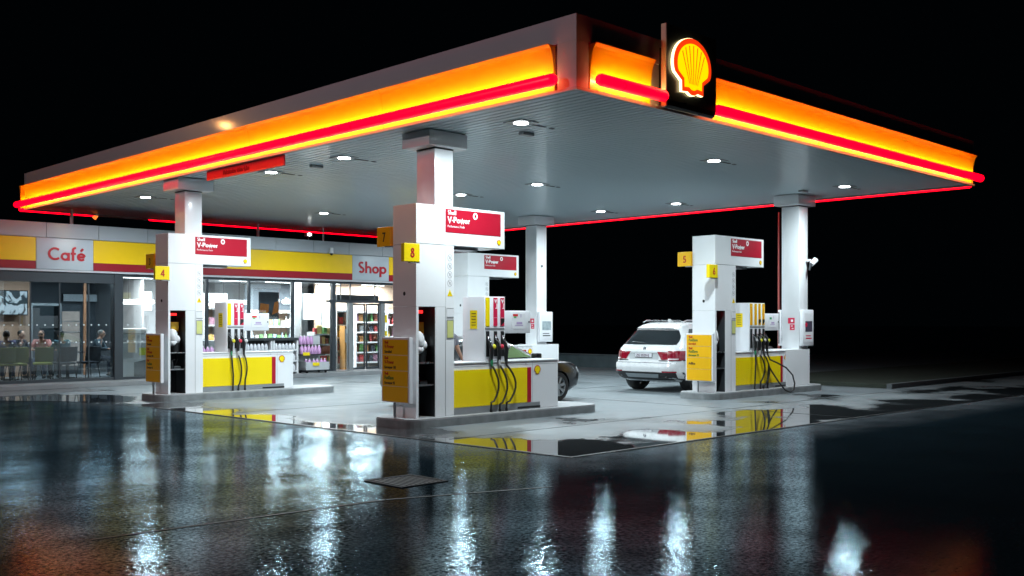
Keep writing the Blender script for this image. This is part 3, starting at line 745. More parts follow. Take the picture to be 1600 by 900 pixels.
# ================================================================== PUMP ISLANDS
X8,Y8=10.28,12.59; X4,Y4=9.95,20.55; X6,Y6=18.70,12.59; XD,YD=18.60,20.55
def rounded(x0,x1,y0,y1,r,n=8):
    pts=[]
    for cx,cy,a0 in ((x1-r,y0+r,-90),(x1-r,y1-r,0),(x0+r,y1-r,90),(x0+r,y0+r,180)):
        for k in range(n+1):
            a=math.radians(a0+90*k/n); pts.append((cx+r*math.cos(a),cy+r*math.sin(a)))
    return pts
def island(x,y,label,L_=4.35):
    t=thing('pump_island',label,'kerb island',(x,y,0),0,'raised pump islands')
    MB().prism(rounded(-.30,L_,-.20,.86,.30),'z',0,.128).go('kerb_ring',CONC,t)
    MB().prism(rounded(-.29,L_-.01,-.19,.85,.29),'z',.128,.15).go('island_top',mat('island_top_concrete',(.33,.34,.35),.45,var=.15,scale=5),t)
    return t
island(X8,Y8,'raised concrete kerb island under the nearest middle pump 8')
island(X4,Y4,'raised concrete kerb island under the left pump 4',4.25)
island(X6,Y6,'raised concrete kerb island under the right pump 6',4.55)
island(XD,YD,'raised concrete kerb island of the hidden far pump',4.4)

def portal(x,y,no,zone,contents=True):
    t=thing('island_pillar','tall white %s with red fuel panel and service niche, beside %s'%('gatepost pillar' ,no),'pillar',(x,y,0),0,'white pump island pillars')
    s0,s1=.05,.40
    f=MB()
    f.box((0,.8),(0,.6),(1.95,2.965)); f.box((0,1.98),(0,.6),(2.969,3.61),.004)
    f.box((0,s0),(0,.6),(.15,1.947)); f.box((s1,.62),(0,.6),(.15,1.947)); f.box((.623,.8),(-.006,.604),(.15,2.962))
    f.go('frame',WHITE,t)
    g=MB(); g.box((.0,1.98),(-.0015,-.001),(2.962,2.970)).box((.619,.6225),(-.004,-.001),(.15,1.95)); g.go('panel_joint',GREY,t)
    n=MB(); n.box((s0+.001,s1-.001),(.42,.44),(.15,1.945)); n.go('niche_back',MIRROR,t)
    n=MB(); n.box((s0+.001,s0+.006),(.012,.42),(.15,1.945)).box((s1-.006,s1-.001),(.012,.42),(.15,1.945)).box((s0+.007,s1-.007),(.012,.42),(1.935,1.945)); n.go('niche_lining',DGREY,t)
    for z in (1.02,.66):
        MB().box((s0+.007,s1-.007),(.02,.41),(z,z+.022),.003).go('niche_shelf',STEEL,t)
    MB().box((s0+.07,s0+.22),(.16,.19),(1.84,1.89)).go('red_indicator',mat('lit_red_led',(1,.05,.05),.5,emit=(1,.02,.02),estr=2.2),t)
    r=MB().box((.62,1.88),(-.007,-.001),(3.18,3.565)).go('fuel_panel',RED,t)
    glyphs('lettering','Shell',.072,(.665,-.0075,3.475),TXTW,r,t=.19,sx=1.0)
    glyphs('lettering','V-Power',.098,(.665,-.0075,3.345),TXTW,r,t=.20,sx=1.12,gap=.045)
    text('lettering','Performance Fuels',.038,(.66,-.009,3.265),TXTW,r,depth=.002,sx=.95)
    ring=MB()
    for k in range(18):
        a=2*PI*k/18; b_=2*PI*(k+1)/18
        ring.prism([(1.28+.024*math.cos(a),3.485+.028*math.sin(a)),(1.28+.052*math.cos(a),3.485+.058*math.sin(a)),(1.28+.052*math.cos(b_),3.485+.058*math.sin(b_)),(1.28+.024*math.cos(b_),3.485+.028*math.sin(b_))],'y',-.0105,-.0075)
    ring.go('ring_mark',TXTW,r)
    pecten(t,1.84,3.07,-.001,.095,ribs=False,k_in=.86)
    MB().box((.64,.80),(-.003,.3),(2.895,2.960)).go('grey_reveal',GREY,t)
    MB().box((.803,1.46),(.12,.48),(2.915,2.966),.004).go('under_light_tray',STEEL,t)
    # pictograms: circles, warning triangle, notices
    pc=MB()
    for k,z in enumerate((2.76,2.62,2.48,2.34)):
        for q in range(14):
            a=2*PI*q/14; b_=2*PI*(q+1)/14; cx=.71
            pc.prism([(cx+.044*math.cos(a),z+.05*math.sin(a)),(cx+.052*math.cos(a),z+.059*math.sin(a)),(cx+.052*math.cos(b_),z+.059*math.sin(b_)),(cx+.044*math.cos(b_),z+.05*math.sin(b_))],'y',-.009,-.0065)
        pc.prism([(.675,z+.036),(.683,z+.042),(.745,z-.036),(.737,z-.042)],'y',-.009,-.0065)
        pc.box((.695,.727),(-.0095,-.0065),(z-.02,z+.022))
    pc.go('prohibition_signs',mat('pictogram_grey',(.45,.45,.46),.5),t)
    w_=MB().prism([(.655,2.125),(.765,2.125),(.71,2.235)],'y',-.009,-.0065).go('warning_triangle',YEL,t)
    MB().box((.705,.715),(-.0105,-.0092),(2.15,2.19)).go('bang_mark',BLACK,w_)
    a=MB().box((.64,.79),(-.012,-.0065),(1.77,1.93)).go('notice_frame',INTW,t); MB().box((.64,.79),(-.0135,-.0122),(1.77,1.785)).box((.64,.79),(-.0135,-.0122),(1.92,1.93)).go('frame_edge',GREY,a)
    a=MB().box((.64,.79),(-.012,-.0065),(1.42,1.74)).go('notice_frame',GREY,t); MB().box((.65,.78),(-.014,-.0122),(1.44,1.72)).go('notice_sheet',mat('pale_lime',(.58,.60,.22) if zone!='right' else (.45,.46,.34),.5),a)
    MB().sphere((-.004,.30,2.16),.028,(.5,1,1.2)).go('round_lock',BLACK,t)
    return t

def niche(x,y,where):
    o=MB(); o.sphere((0,0,.12),.12,(.9,.8,1.35),12); o.sphere((.09,.02,.05),.09,(1.1,.8,1.1),10); o.sphere((.0,-.02,-.02),.08,(1.1,.8,.9),10); o=o.go('paper_towel_wad',mat('paper_white',(.75,.76,.78),.7,bump=.01,bscale=14),smooth=True); o.location=(x+.17,y+.15,1.27); tag(o,'crumpled white paper towel in the niche of %s'%where,'paper towel','paper towels in the niches')
    t=thing('water_bucket','black bucket with white handle in the niche of %s'%where,'bucket',(x+.24,y+.2,1.042),0,'buckets in the niches')
    MB().lathe([(.09,0),(.12,.19),(.125,.2),(.11,.2),(.085,.01)],n=16).go('pail',BLACK,t,True)
    MB().tube([(.11*math.cos(a),0,.2+.07*math.sin(a)) for a in [PI*k/8 for k in range(9)]],.006,6).go('handle',GREY,t)
    o=MB().box((-.10,.08),(-.05,.05),(0,.20),.005).go('glove_dispenser',mat('glove_box_amber',(.62,.36,.02),.5,var=.3,scale=18)); o.location=(x+.29,y+.3,1.50); tag(o,'yellow glove box in the niche of %s'%where,'dispenser','glove boxes in the niches')
    box('bracket',(-.01,.01),(.05,.118),(.05,.08),GREY,o)
    o=MB().lathe([(.03,0),(.035,.1),(.025,.14),(.012,.18)],n=10).tube([(.0,0,.17),(.04,0,.2),(.08,0,.19)],.008).go('spray_bottle',DGREY,smooth=True); o.location=(x+.18,y+.2,.683); tag(o,'dark spray bottle on the lower niche shelf of %s'%where,'bottle','bottles in the niches')
    t=thing('squeegee_tray','grey squeegee tray on the lower shelf of %s'%where,'tray',(x+.28,y+.22,.683),0,'squeegee trays'); MB().box((-.08,.08),(-.08,.08),(0,.06),.01).go('tray',DGREY,t); MB().tube([(-.02,0,.05),(.03,-.02,.22)],.012).go('squeegee_handle',BLACK,t)

def price_board(x,y,no,rows,dark=True):
    t=thing('price_board','yellow fuel price board on a thin post in front of %s'%no,'price board',(x-.17,y+.28,0),0,'yellow fuel boards')
    MB().box((-.035,.035),(-.36,.36),(.40,1.45),.006).go('frame',WHITE2,t)
    for k in range(4):
        z1=1.415-.252*k; r=MB().box((-.0425,-.0355),(-.325,.325),(z1-.243,z1)).go('price_row',YSIGN,t)
        for j,(s,m_) in enumerate(rows[k]):
            text('lettering',s,(.045,.058,.042)[j] if len(rows[k])>1 else .05,(-.044,.27,z1-.065-.075*j if len(rows[k])>1 else z1-.15),m_,r,face='left',bold=.002,depth=.0012,sx=.85)
    MB().cyl((0,.05,.15),(0,.05,.41),.022,n=10).go('post',STEEL,t)
    return t

def number_sign(x,y,z,face,n,label):
    t=thing('number_sign',label,'sign',(x,y,z),0,'yellow pump number signs')
    if face=='front':
        MB().box((-.16,.16),(-.04,.04),(-.145,.145),.006).go('box',YEL,t); MB().box((-.02,.17),(-.03,.03),(-.165,-.146)).go('bracket',GREY,t)
        glyphs('numeral',n,.15,(-.03 if n!='4' else -.04,-.0405,-.075),TXTR,t,t=.16,sx=.95)
    else:
        MB().box((-.04,.04),(-.18,.18),(-.16,.16),.006).go('box',YSIGN,t); MB().box((-.03,.03),(-.185,-.02),(-.178,-.161)).go('bracket',GREY,t)
        glyphs('numeral',n,.155,(-.0405,.03,-.085),TXTR if n=='5' else TXTD,t,'left',t=.16,sx=.95)
    return t

NOZC=[mat('nozzle_yellow',(.65,.60,.03),.4),mat('nozzle_red',(.60,.03,.06),.4),mat('nozzle_black',(.03,.03,.03),.4),mat('nozzle_green',(.02,.22,.10),.4),mat('nozzle_grey',(.5,.5,.5),.4)]
def pump(x,y,label,cfg):
    t=thing('fuel_pump',label,'fuel pump',(x,y,0),0,'fuel pumps')
    cs,ce,ye,px0,px1=cfg['counter'],cfg['cend'],cfg['yend'],cfg['px0'],cfg['px1']; n=cfg['n']
    MB().box((cs,ce),(.03,.57),(.15,1.0),.006).go('base_cabinet',WHITE,t)
    MB().box((cs-.01,ce+.008),(.015,.60),(1.001,1.02),.003).go('worktop',WHITE,t)
    MB().box((cs+.015,ye+.22),(.010,.0285),(.151,.262)).go('plinth',GREY,t)
    MB().box((ye-.35,ye+.225),(.006,.0095),(.165,.20)).go('plinth_shadow_gap',BLACK,t)
    yp=MB().box((cs+.01,ye-.10),(.018,.0285),(.268,.89)).go('yellow_panel',YEL,t)
    MB().box((ye-.098,ye),(.016,.0285),(.268,.89)).go('red_stripe',RED,t)
    MB().box((cs+.012,ce-.012),(.0275,.0295),(.945,.949)).box((ye+.045,ye+.049),(.0275,.0295),(.27,.99)).go('panel_joint',GREY,t)
    pecten(t,ye+.17,.835,.028,.16,ribs=False,k_in=.84)
    MB().sphere((ye-.12,.028,.955),.012).go('lock',STEEL,t)
    if cfg.get('endblock'):
        MB().box((ce+.004,ce+1.13),(.0,.62),(.15,1.035),.006).go('end_cabinet',WHITE,t)
    # cabinet
    MB().box((px0,px1),(.08,.64),(1.021,2.14),.012).go('cabinet',WHITE2,t,True)
    W=px1-px0; s=W/(n+.0)
    MB().box((px0-.004,px0-.0005),(.26,.44),(1.58,1.90)).go('side_label',YEL if n==3 else YEL,t)
    lb=MB()
    for k in range(5): lb.box((px0-.006,px0-.0042),(.29,.40),(1.84-k*.05,1.85-k*.05))
    lb.go('label_print',TXTD,t)
    MB().box((px0+.02,px1-.02),(.074,.0795),(1.565,1.60)).go('display_strip',GREY,t)
    for i in range(n):
        cx=px0+(i+.5)*s+(.01 if i else -.01)
        g=cfg['grades'][i]
        fl=MB().box((cx-.045,cx+.045),(.070,.0795),(1.63,2.12)).go('grade_label',{'y':YEL,'r':PRED,'o':YSIGN}[g],t)
        if g=='r':
            text('lettering','V',.06,(cx-.025,.068,2.03),TXTW,fl,bold=.004); MB().box((cx-.006,cx+.034),(.067,.0695),(1.93,1.945)).box((cx+.02,cx+.034),(.067,.0695),(1.945,2.02)).box((cx-.03,cx+.03),(.067,.0695),(1.77,1.775)).go('label_stroke',TXTW,fl)
        if i==n-1 or (n==4 and i>1): MB().prism([(cx-.044,1.632),(cx+.044,1.70),(cx+.044,1.76),(cx-.044,1.76)],'y',.066,.0695).go('label_corner',BLACK,fl)
        MB().box((cx-.036,cx+.036),(.066,.0795),(1.10,1.54)).go('nozzle_boot',BLACK,t)
        nz=MB()
        nz.tube([(cx-.03,.0,1.42),(cx-.01,-.01,1.33),(cx+.01,-.02,1.24),(cx,-.02,1.10),(cx,-.02,1.02)],[.018,.028,.040,.036,.026],10)
        nz.go('nozzle',BLACK,t,True)
        MB().tube([(cx-.035,.03,1.46),(cx-.045,.005,1.40),(cx-.01,-.045,1.34),(cx+.0,-.05,1.28)],[.008,.010,.010,.008],8).go('nozzle_spout',STEEL,t,True)
        MB().sphere((cx+.045,-.035,1.27),.045,(1.05,.8,1.05)).go('nozzle_guard',NOZC[cfg['cols'][i]],t,True)
        MB().tube([(cx+.0,-.03,1.04),(cx-.01,-.04,.98),(cx+.005,-.035,.93)],[.024,.022,.016],8).go('hose_collar',NOZC[(3,4,2,2,2)[i]],t,True)
        hs=cfg['hoses'][i]
        MB().tube([(cx+p[0],p[1],p[2]) for p in hs],.018,8).go('hose',RUBBER,t,True)
        MB().tube([(cx+hs[-1][0],hs[-1][1],hs[-1][2]),(cx+hs[-1][0],-.035,.155)],.024,8).go('hose_anchor',BLACK,t)
    # payment screen box
    sx0=px1+.10
    MB().box((px1-.01,sx0+.56),(.10,.36),(1.50,1.90),.012).go('payment_box',WHITE2,t,True)
    a=MB().box((sx0+.10,sx0+.42),(.094,.0995),(1.58,1.85)).go('poster',mat('poster_paper',(.75,.76,.78),.5),t)
    if cfg.get('poster')=='green':
        MB().box((sx0+.13,sx0+.22),(.091,.0938),(1.76,1.81)).go('print_patch',mat('print_green',(.03,.35,.15),.5),a)
    else:
        MB().box((sx0+.11,sx0+.23),(.091,.0938),(1.80,1.84)).go('print_patch',mat('print_red',(.7,.03,.03),.5),a); MB().box((sx0+.13,sx0+.19),(.091,.0938),(1.77,1.797)).go('print_patch',mat('print_green2',(.1,.5,.15),.5),a)
    MB().box((sx0+.30,sx0+.315),(.091,.0938),(1.78,1.84)).box((sx0+.16,sx0+.36),(.091,.0938),(1.63,1.645)).box((sx0+.2,sx0+.34),(.091,.0938),(1.66,1.70)).go('print_lines',mat('print_lilac',(.45,.35,.55),.5),a)
    MB().sphere((sx0+.52,.098,1.70),.016).go('lock',DGREY,t)
    return t
def drop(sway,bot=.30,ax=.0):  # hose looping down and back up
    pts=[(0,-.035,.95)]
    for k in range(1,9):
        q=k/8; pts.append((sway*math.sin(q*PI*.9),-.05-.02*math.sin(q*PI),.95-(.95-bot)*q))
    pts.append((ax,-.04,bot-.02)); pts.append((ax,-.035,.2)); return pts
def straight(d,bot=.17): return [(0,-.035,.95),(d*.3,-.05,.75),(d,-.055,.5),(d,-.045,.3),(d,-.035,bot)]
A8=dict(counter=.80,cend=3.38,yend=2.66,px0=1.57,px1=2.07,n=3,grades='yrr',cols=(0,1,4),hoses=[drop(.13,.34,-.02),drop(.15,.30,.0),drop(.19,.32,.0)])
A4=dict(counter=.80,cend=3.12,yend=2.64,px0=1.42,px1=1.86,n=3,grades='yrr',cols=(0,1,4),hoses=[straight(.03),drop(.06,.30,.0),drop(.05,.40,.02)])
A6=dict(counter=.82,cend=2.98,yend=2.86,px0=1.50,px1=2.17,n=4,grades='oooo',cols=(4,0,4,0),endblock=True,poster='green',hoses=[straight(-.04),drop(.16,.34,.03),drop(.20,.25,-.02),
   [(0,-.035,.95),(.05,-.07,.82),(.28,-.12,.74),(.55,-.20,.62),(.74,-.26,.44),(.80,-.28,.24),(.74,-.29,.09),(.58,-.29,.045),(.42,-.26,.09),(.26,-.18,.28),(.10,-.08,.55),(.02,-.05,.70),(.0,-.04,.4)]])
AD=dict(counter=.82,cend=2.55,yend=2.30,px0=.84,px1=1.32,n=3,grades='yrr',cols=(0,1,4),endblock=True,hoses=[straight(.0),drop(.1,.34,.0),drop(.12,.25,.0)])
portal(X8,Y8,'the nearest middle pump 8','mid'); portal(X4,Y4,'the left pump 4','left'); portal(X6,Y6,'the right pump 6','right'); portal(XD,YD,'the far hidden pump behind pump 8','far')
pump(X8,Y8,'nearest white and yellow fuel pump with three hoses in the middle',A8)
pump(X4,Y4,'left white and yellow fuel pump with three hoses before the shop window',A4)
pump(X6,Y6,'right white and yellow fuel pump with four hoses, one looping to the ground',A6)
pump(XD,YD,'far fuel pump mostly hidden behind the middle one',AD)
niche(X8,Y8,'the middle pillar'); niche(X4,Y4,'the left pillar'); niche(X6,Y6,'the right pillar'); niche(XD,YD,'the far pillar')
R1=[[('Shell',TXTR),('V-Power',TXTR),('Eurodizel',TXTD)],[('Shell',TXTR),('V-Power',TXTR),('Eurosuper 100',TXTD)],[('Shell',TXTR),('FuelSave',TXTG),('Eurosuper 95',TXTD)],[]]
R2=[[('Shell',TXTR),('FuelSave',TXTG),('Eurodizel',TXTR)],[('Shell',TXTR),('FuelSave',TXTG),('Eurosuper 95',TXTG)],[('AdBlue',TXTD)],[]]
price_board(X8,Y8,'the middle pump pillar',R1); price_board(X4,Y4,'the left pump pillar',R1); price_board(X6,Y6,'the right pump pillar',R2)
number_sign(X8-.19,Y8-.09,2.80,'front','8','bright yellow sign with number 8 on the middle pillar')
number_sign(X8-.01,Y8+.79,3.11,'left','7','dark yellow sign with number 7 behind the middle pillar')
number_sign(X4-.19,Y4-.09,2.74,'front','4','bright yellow sign with number 4 on the left pillar')
number_sign(X4-.01,Y4+.79,3.03,'left','3','dark yellow sign with number 3 behind the left pillar')
number_sign(X6-.25,Y6-.09,2.80,'front','6','yellow sign with number 6 on the right pillar')
number_sign(X6-.01,Y6+.79,3.11,'left','5','yellow sign with number 5 at the back edge of the right pillar')
column(X8+.42,Y8+.04,3.612,'square white canopy column rising from the middle pump pillar',.415,.35)
column(X4+.40,Y4+.04,3.612,'square white canopy column rising from the left pump pillar',.415,.35)
column(22.42,12.66,1.035,'full height white canopy column at the end of the right pump island',.42,.34,.42,.48)
column(21.40,20.62,1.035,'full height white canopy column at the end of the far pump island',.42,.34,.42,.46)

def poster_case(x,y,z0,z1,w_,label,art=(.3,.3,.35)):
    t=thing('poster_case',label,'poster case',(x,y,0),0,'white poster cases on the columns')
    MB().box((0,w_),(-.11,-.004),(z0,z1),.02).go('case',WHITE2,t,True)
    a=MB().box((.06,w_-.06),(-.114,-.1105),(z0+.10,z1-.08)).go('poster',mat('poster_paper',(.75,.76,.78),.5),t)
    MB().box((.10,w_-.09),(-.117,-.1145),(z0+.35,z1-.28)).go('dark_picture',mat('poster_dark_%d'%int(x),art,.5,var=.6,scale=7),a)
    MB().cyl((.14,-.1175,z0+.52),(.14,-.1205,z0+.52),.055,n=16).go('red_spot',PRED,a) if x>22 else None
    MB().box((.12,w_-.12),(-.117,-.1145),(z0+.17,z0+.20)).box((.12,w_-.16),(-.117,-.1145),(z0+.24,z0+.26)).go('print_lines',PRED if x>22 else DGREY,a)
poster_case(22.42,12.66,1.11,2.00,.52,'white poster case with a dark picture on the front of the right column',(.06,.05,.08))
poster_case(21.42,20.62,1.11,2.00,.56,'white poster case with a portrait picture on the far column',(.30,.36,.38))
t=thing('poster_case','slim dark edged poster case on the back side of the right column','poster case',(22.30,13.15,0),0,'white poster cases on the columns')
MB().box((.06,.5),(.0,.06),(1.11,2.0),.015).go('case',WHITE2,t,True); MB().box((.056,.06),(.015,.045),(1.16,1.95)).go('dark_seam',DGREY,t)
def firesign(x,y,label):
    t=thing('safety_sticker',label,'sticker',(x,y,0),0,'red safety stickers on the columns')
    MB().box((-.004,-.001),(-.14,.04),(1.66,1.80)).box((-.004,-.001),(-.14,-.01),(1.50,1.64)).go('red_plate',PRED,t)
    MB().box((-.0065,-.0045),(-.10,-.04),(1.70,1.76)).box((-.0065,-.0045),(-.11,-.06),(1.53,1.55)).box((-.0065,-.0045),(-.09,-.04),(1.59,1.61)).go('white_symbol',TXTW,t)
firesign(22.42,12.92,'red and white safety sticker on the left face of the right column'); firesign(21.40,20.86,'red and white safety sticker on the left face of the far column')
t=thing('security_camera','white security camera on a bracket high on the right column','camera',(22.75,12.62,3.22))
MB().box((-.03,.03),(-.09,.03),(-.03,.03),.005).go('bracket',WHITE2,t); MB().cyl((-.02,-.12,-.10),(.12,-.16,.02),.06,.07,n=14).go('body',WHITE2,t,True); MB().cyl((-.08,-.10,-.25),(-.03,-.11,-.08),.022,.035,n=10).go('shade',DGREY,t)
o=MB().sphere((0,0,0),.035,(.4,1,1)).go('column_camera_dome',BLACK,smooth=True); o.location=(21.60,20.60,3.35); tag(o,'tiny black dome on the front of the far column','camera')
box('mount',(-.03,.03),(.0,.018),(-.03,.03),GREY,o)

# thin red and white pole beyond the right island, low wall, unseen street lamps, one of them added
t=thing('thin_pole','thin reddish pole standing in the dark behind the right pump','pole',(23.55,13.9,0)); t.location=(24.6,14.5,0)
MB().cyl((0,0,.11),(.0,0,4.7),.035,.028,n=10).go('shaft',mat('pole_red',(.35,.08,.07),.4),t,True); MB().cyl((0,0,.11),(0,0,.13),.09,n=14).go('base_flange',GREY,t)
t=thing('low_wall','low concrete wall in the dark beyond the forecourt','wall',(0,0,0))
MB().box((28.6,28.8),(19.5,40),(0,.46),.01).go('body',mat('wall_concrete',(.06,.09,.10),.5,var=.5,scale=2.5),t); MB().box((28.57,28.83),(19.48,40),(.462,.50),.01).go('coping',mat('coping_dark',(.08,.10,.11),.5),t)
def unseen_street_lamp(x,y,h,rz,label,pw,tint=(1,.80,.84)):
    t=thing('unseen_street_lamp',label,'street lamp',(x,y,0),rz,'sodium street lamps')
    MB().cyl((0,0,0),(0,0,h),.09,.05,n=14).go('pole',GREY,t,True)
    MB().tube([(0,0,h),(.1,0,h+.35),(.5,0,h+.55),(1.1,0,h+.6)],.035).go('arm',GREY,t,True)
    MB().box((1.0,1.6),(-.13,.13),(h+.55,h+.68),.03).go('lamp_head',GREY,t,True)
    MB().box((1.06,1.54),(-.10,.10),(h+.535,h+.549)).go('lens',mat('sodium_lens',(1,.6,.2),.5,var=0,emit=(1,.42,.10),estr=40),t)
    ld=bpy.data.lights.new('bulb','POINT'); ld.energy=pw; ld.color=tint; ld.shadow_soft_size=.10
    lo=bpy.data.objects.new('bulb',ld); COL.objects.link(lo); lo.parent=t; lo.location=(1.3,0,h+.42)
unseen_street_lamp(1.0,32.4,8.2,0,'tall sodium street lamp beside the shop beyond the left edge',STREET_W*.06,(1,.45,.14))
unseen_street_lamp(-9.0,15.0,8.0,0,'added unseen lamp on a pole across the road, lighting left-facing sides',STREET_W)  # added to brighten the left-facing sides, no such source in view
# ================================================================== PEOPLE
SKIN=mat('skin',(.52,.28,.19),.5,var=.08)
def skinmesh(V,Ed,root,sub=1):
    names=list(V); me=bpy.data.meshes.new('s'); me.from_pydata([V[n][0] for n in names],[(names.index(a),names.index(b)) for a,b in Ed],[])
    o=bpy.data.objects.new('s',me); COL.objects.link(o)
    md=o.modifiers.new('k','SKIN'); md.use_smooth_shade=True
    for i,n in enumerate(names):
        r=V[n][1]; sv=me.skin_vertices[0].data[i]; sv.radius=(r,r) if not isinstance(r,tuple) else r; sv.use_root=(n==root)
    sb=o.modifiers.new('b','SUBSURF'); sb.levels=sub; sb.render_levels=sub
    bpy.context.view_layer.update()
    out=bpy.data.meshes.new_from_object(o.evaluated_get(bpy.context.evaluated_depsgraph_get()))
    bpy.data.objects.remove(o); bpy.data.meshes.remove(me); return out
def person(label,loc,rz,J,top,bottom,hair,sleeve='long',beard=False,glasses=False,cap=False,group=None):
    t=thing('person',label,'person',loc,rz,group)
    V={'pel':(J['pel'],.115),'spi':(J['spi'],.105),'che':(J['che'],(.145,.10)),'nec':(J['nec'],.052),'hed':(J['hed'],.075)}
    Ed=[('pel','spi'),('spi','che'),('che','nec'),('nec','hed')]
    for s in 'lr':
        V['sh'+s]=(J['sh'+s],.058); V['el'+s]=(J['el'+s],.042); V['wr'+s]=(J['wr'+s],.028)
        V['hi'+s]=(J['hi'+s],.09); V['kn'+s]=(J['kn'+s],.058); V['an'+s]=(J['an'+s],.04); V['to'+s]=(J['to'+s],.035)
        Ed+=[('che','sh'+s),('sh'+s,'el'+s),('el'+s,'wr'+s),('pel','hi'+s),('hi'+s,'kn'+s),('kn'+s,'an'+s),('an'+s,'to'+s)]
        wv=Vector(J['wr'+s]); d=(wv-Vector(J['el'+s])).normalized(); side=d.cross(Vector((0,0,1)));
        if side.length<.2: side=Vector((0,1,0))
        side.normalize()
        V['pa'+s]=(tuple(wv+d*.07),.026); Ed.append(('wr'+s,'pa'+s))
        for k,(off_,ln) in enumerate(((-.03,.07),(-.01,.085),(.01,.08),(.03,.06))):
            b=wv+d*.09+side*off_; V['f%d%s'%(k,s)]=(tuple(b+d*ln*.5),.009); V['g%d%s'%(k,s)]=(tuple(b+d*ln*.9-Vector((0,0,.02))),.008)
            Ed+=[('pa'+s,'f%d%s'%(k,s)),('f%d%s'%(k,s),'g%d%s'%(k,s))]
        V['th'+s]=(tuple(wv+d*.06+side*(-.05 if s=='l' else .05)),.010); Ed.append(('wr'+s,'th'+s))
    me=skinmesh(V,Ed,'pel',1)
    bm=bmesh.new(); bm.from_mesh(me)
    h=Vector(J['hed'])+Vector((0,.01,.03)); M_=Matrix.Translation(h)@Matrix.Diagonal((.077,.098,.118,1))
    bmesh.ops.create_uvsphere(bm,u_segments=18,v_segments=14,radius=1,matrix=M_)
    fy=J.get('face',Vector((0,1,0)))
    bmesh.ops.create_cone(bm,cap_ends=True,segments=8,radius1=.017,radius2=.006,depth=.05,matrix=Matrix.Translation(h+Vector((0,.097,-.012)))@Matrix.Rotation(math.radians(35),4,'X'))
    for s in (-1,1): bmesh.ops.create_uvsphere(bm,u_segments=8,v_segments=6,radius=1,matrix=Matrix.Translation(h+Vector((s*.078,.0,-.01)))@Matrix.Diagonal((.012,.02,.032,1)))
    bm.to_mesh(me); bm.free(); me.materials.clear()
    for p in me.polygons: p.use_smooth=True
    link('body',me,SKIN,t)
    e=MB(); [e.sphere(h+Vector((s*.03,.088,.012)),.011) for s in (-1,1)]; e.go('eyes',mat('eye',(.05,.03,.03),.3),t,True)
    MB().sphere(h+Vector((0,.090,-.052)),.022,(1,.35,.25)).go('mouth',mat('lips',(.35,.10,.09),.5),t,True)
    hm=mat('hair_%s'%hair,{'dark':(.02,.013,.01),'brown':(.06,.03,.02),'grey':(.2,.19,.18)}[hair],.6,bump=.004,bscale=60)
    if cap: MB().sphere(h+Vector((0,-.008,.035)),.1,(.9,1.05,.95),16).sphere(h+Vector((0,.10,.035)),.06,(1,.9,.2)).go('cap',mat('cap_black',(.012,.012,.015),.6),t,True)
    else:
        m=MB(); m.sphere(h+Vector((0,-.022,.030)),.1,(.87,.98,1.02),16); m.go('hair',hm,t,True)
    if beard: MB().sphere(h+Vector((0,.045,-.075)),.06,(1,.85,.7)).go('beard',hm,t,True)
    if glasses: MB().box(h.x+Vector((-.06,.06)) if False else (h.x-.06,h.x+.06),(h.y+.095,h.y+.105),(h.z+.0,h.z+.03),.004).go('glasses',BLACK,t)
    g=.018
    V2={'pe':(tuple(Vector(J['pel'])+Vector((0,0,-.02))),.115+g),'sp':(J['spi'],.108+g),'ch':(J['che'],(.15+g,.105+g)),'n':(tuple(Vector(J['nec'])-Vector((0,0,.02))),.06)}
    E2=[('pe','sp'),('sp','ch'),('ch','n')]
    for s in 'lr':
        V2['s'+s]=(J['sh'+s],.064+g)
        el=Vector(J['el'+s]); sh=Vector(J['sh'+s])
        if sleeve=='long':
            V2['e'+s]=(J['el'+s],.048+g); V2['w'+s]=(J['wr'+s],.036+g*.6); E2+=[('ch','s'+s),('s'+s,'e'+s),('e'+s,'w'+s)]
        else:
            V2['e'+s]=(tuple(sh.lerp(el,.75)),.052+g); E2+=[('ch','s'+s),('s'+s,'e'+s)]
    m2=skinmesh(V2,E2,'pe',1); m2.materials.clear(); link('shirt' if sleeve!='long' else 'jacket',m2,top,t)
    V3={'p':(J['pel'],.125)}; E3=[]
    for s in 'lr':
        V3['h'+s]=(J['hi'+s],.102); kn=Vector(J['kn'+s]); an=Vector(J['an'+s])
        if J.get('shorts'): V3['k'+s]=(tuple(Vector(J['hi'+s]).lerp(kn,.85)),.085); E3+=[('p','h'+s),('h'+s,'k'+s)]
        else: V3['k'+s]=(J['kn'+s],.072); V3['a'+s]=(J['an'+s],.056); E3+=[('p','h'+s),('h'+s,'k'+s),('k'+s,'a'+s)]
    m3=skinmesh(V3,E3,'p',1); m3.materials.clear(); link('shorts' if J.get('shorts') else 'trousers',m3,bottom,t)
    for s in 'lr':
        a=Vector(J['an'+s]); b=Vector(J['to'+s]); MB().sphere(((a+b)/2)+Vector((0,.0,-.01)),.06,(.8,2.1,.75)).go('shoe',BLACK,t,True)
    return t
def seated(lean=0.,arms='table'):
    J=dict(pel=(0,0,.53),spi=(0,.02+lean*.3,.75),che=(0,.03+lean,.95),nec=(0,.04+lean*1.2,1.10),hed=(0,.06+lean*1.4,1.20))
    for s,k in (('l',-1),('r',1)):
        J['sh'+s]=(k*.185,.03+lean,1.03); J['el'+s]=(k*.24,.14+lean,.80); J['wr'+s]=(k*.10,.36+lean*.5,.80) if arms=='table' else (k*.16,.32,.64)
        J['hi'+s]=(k*.10,.05,.52); J['kn'+s]=(k*.13,.46,.52); J['an'+s]=(k*.13,.44,.10); J['to'+s]=(k*.14,.56,.045)
    return J
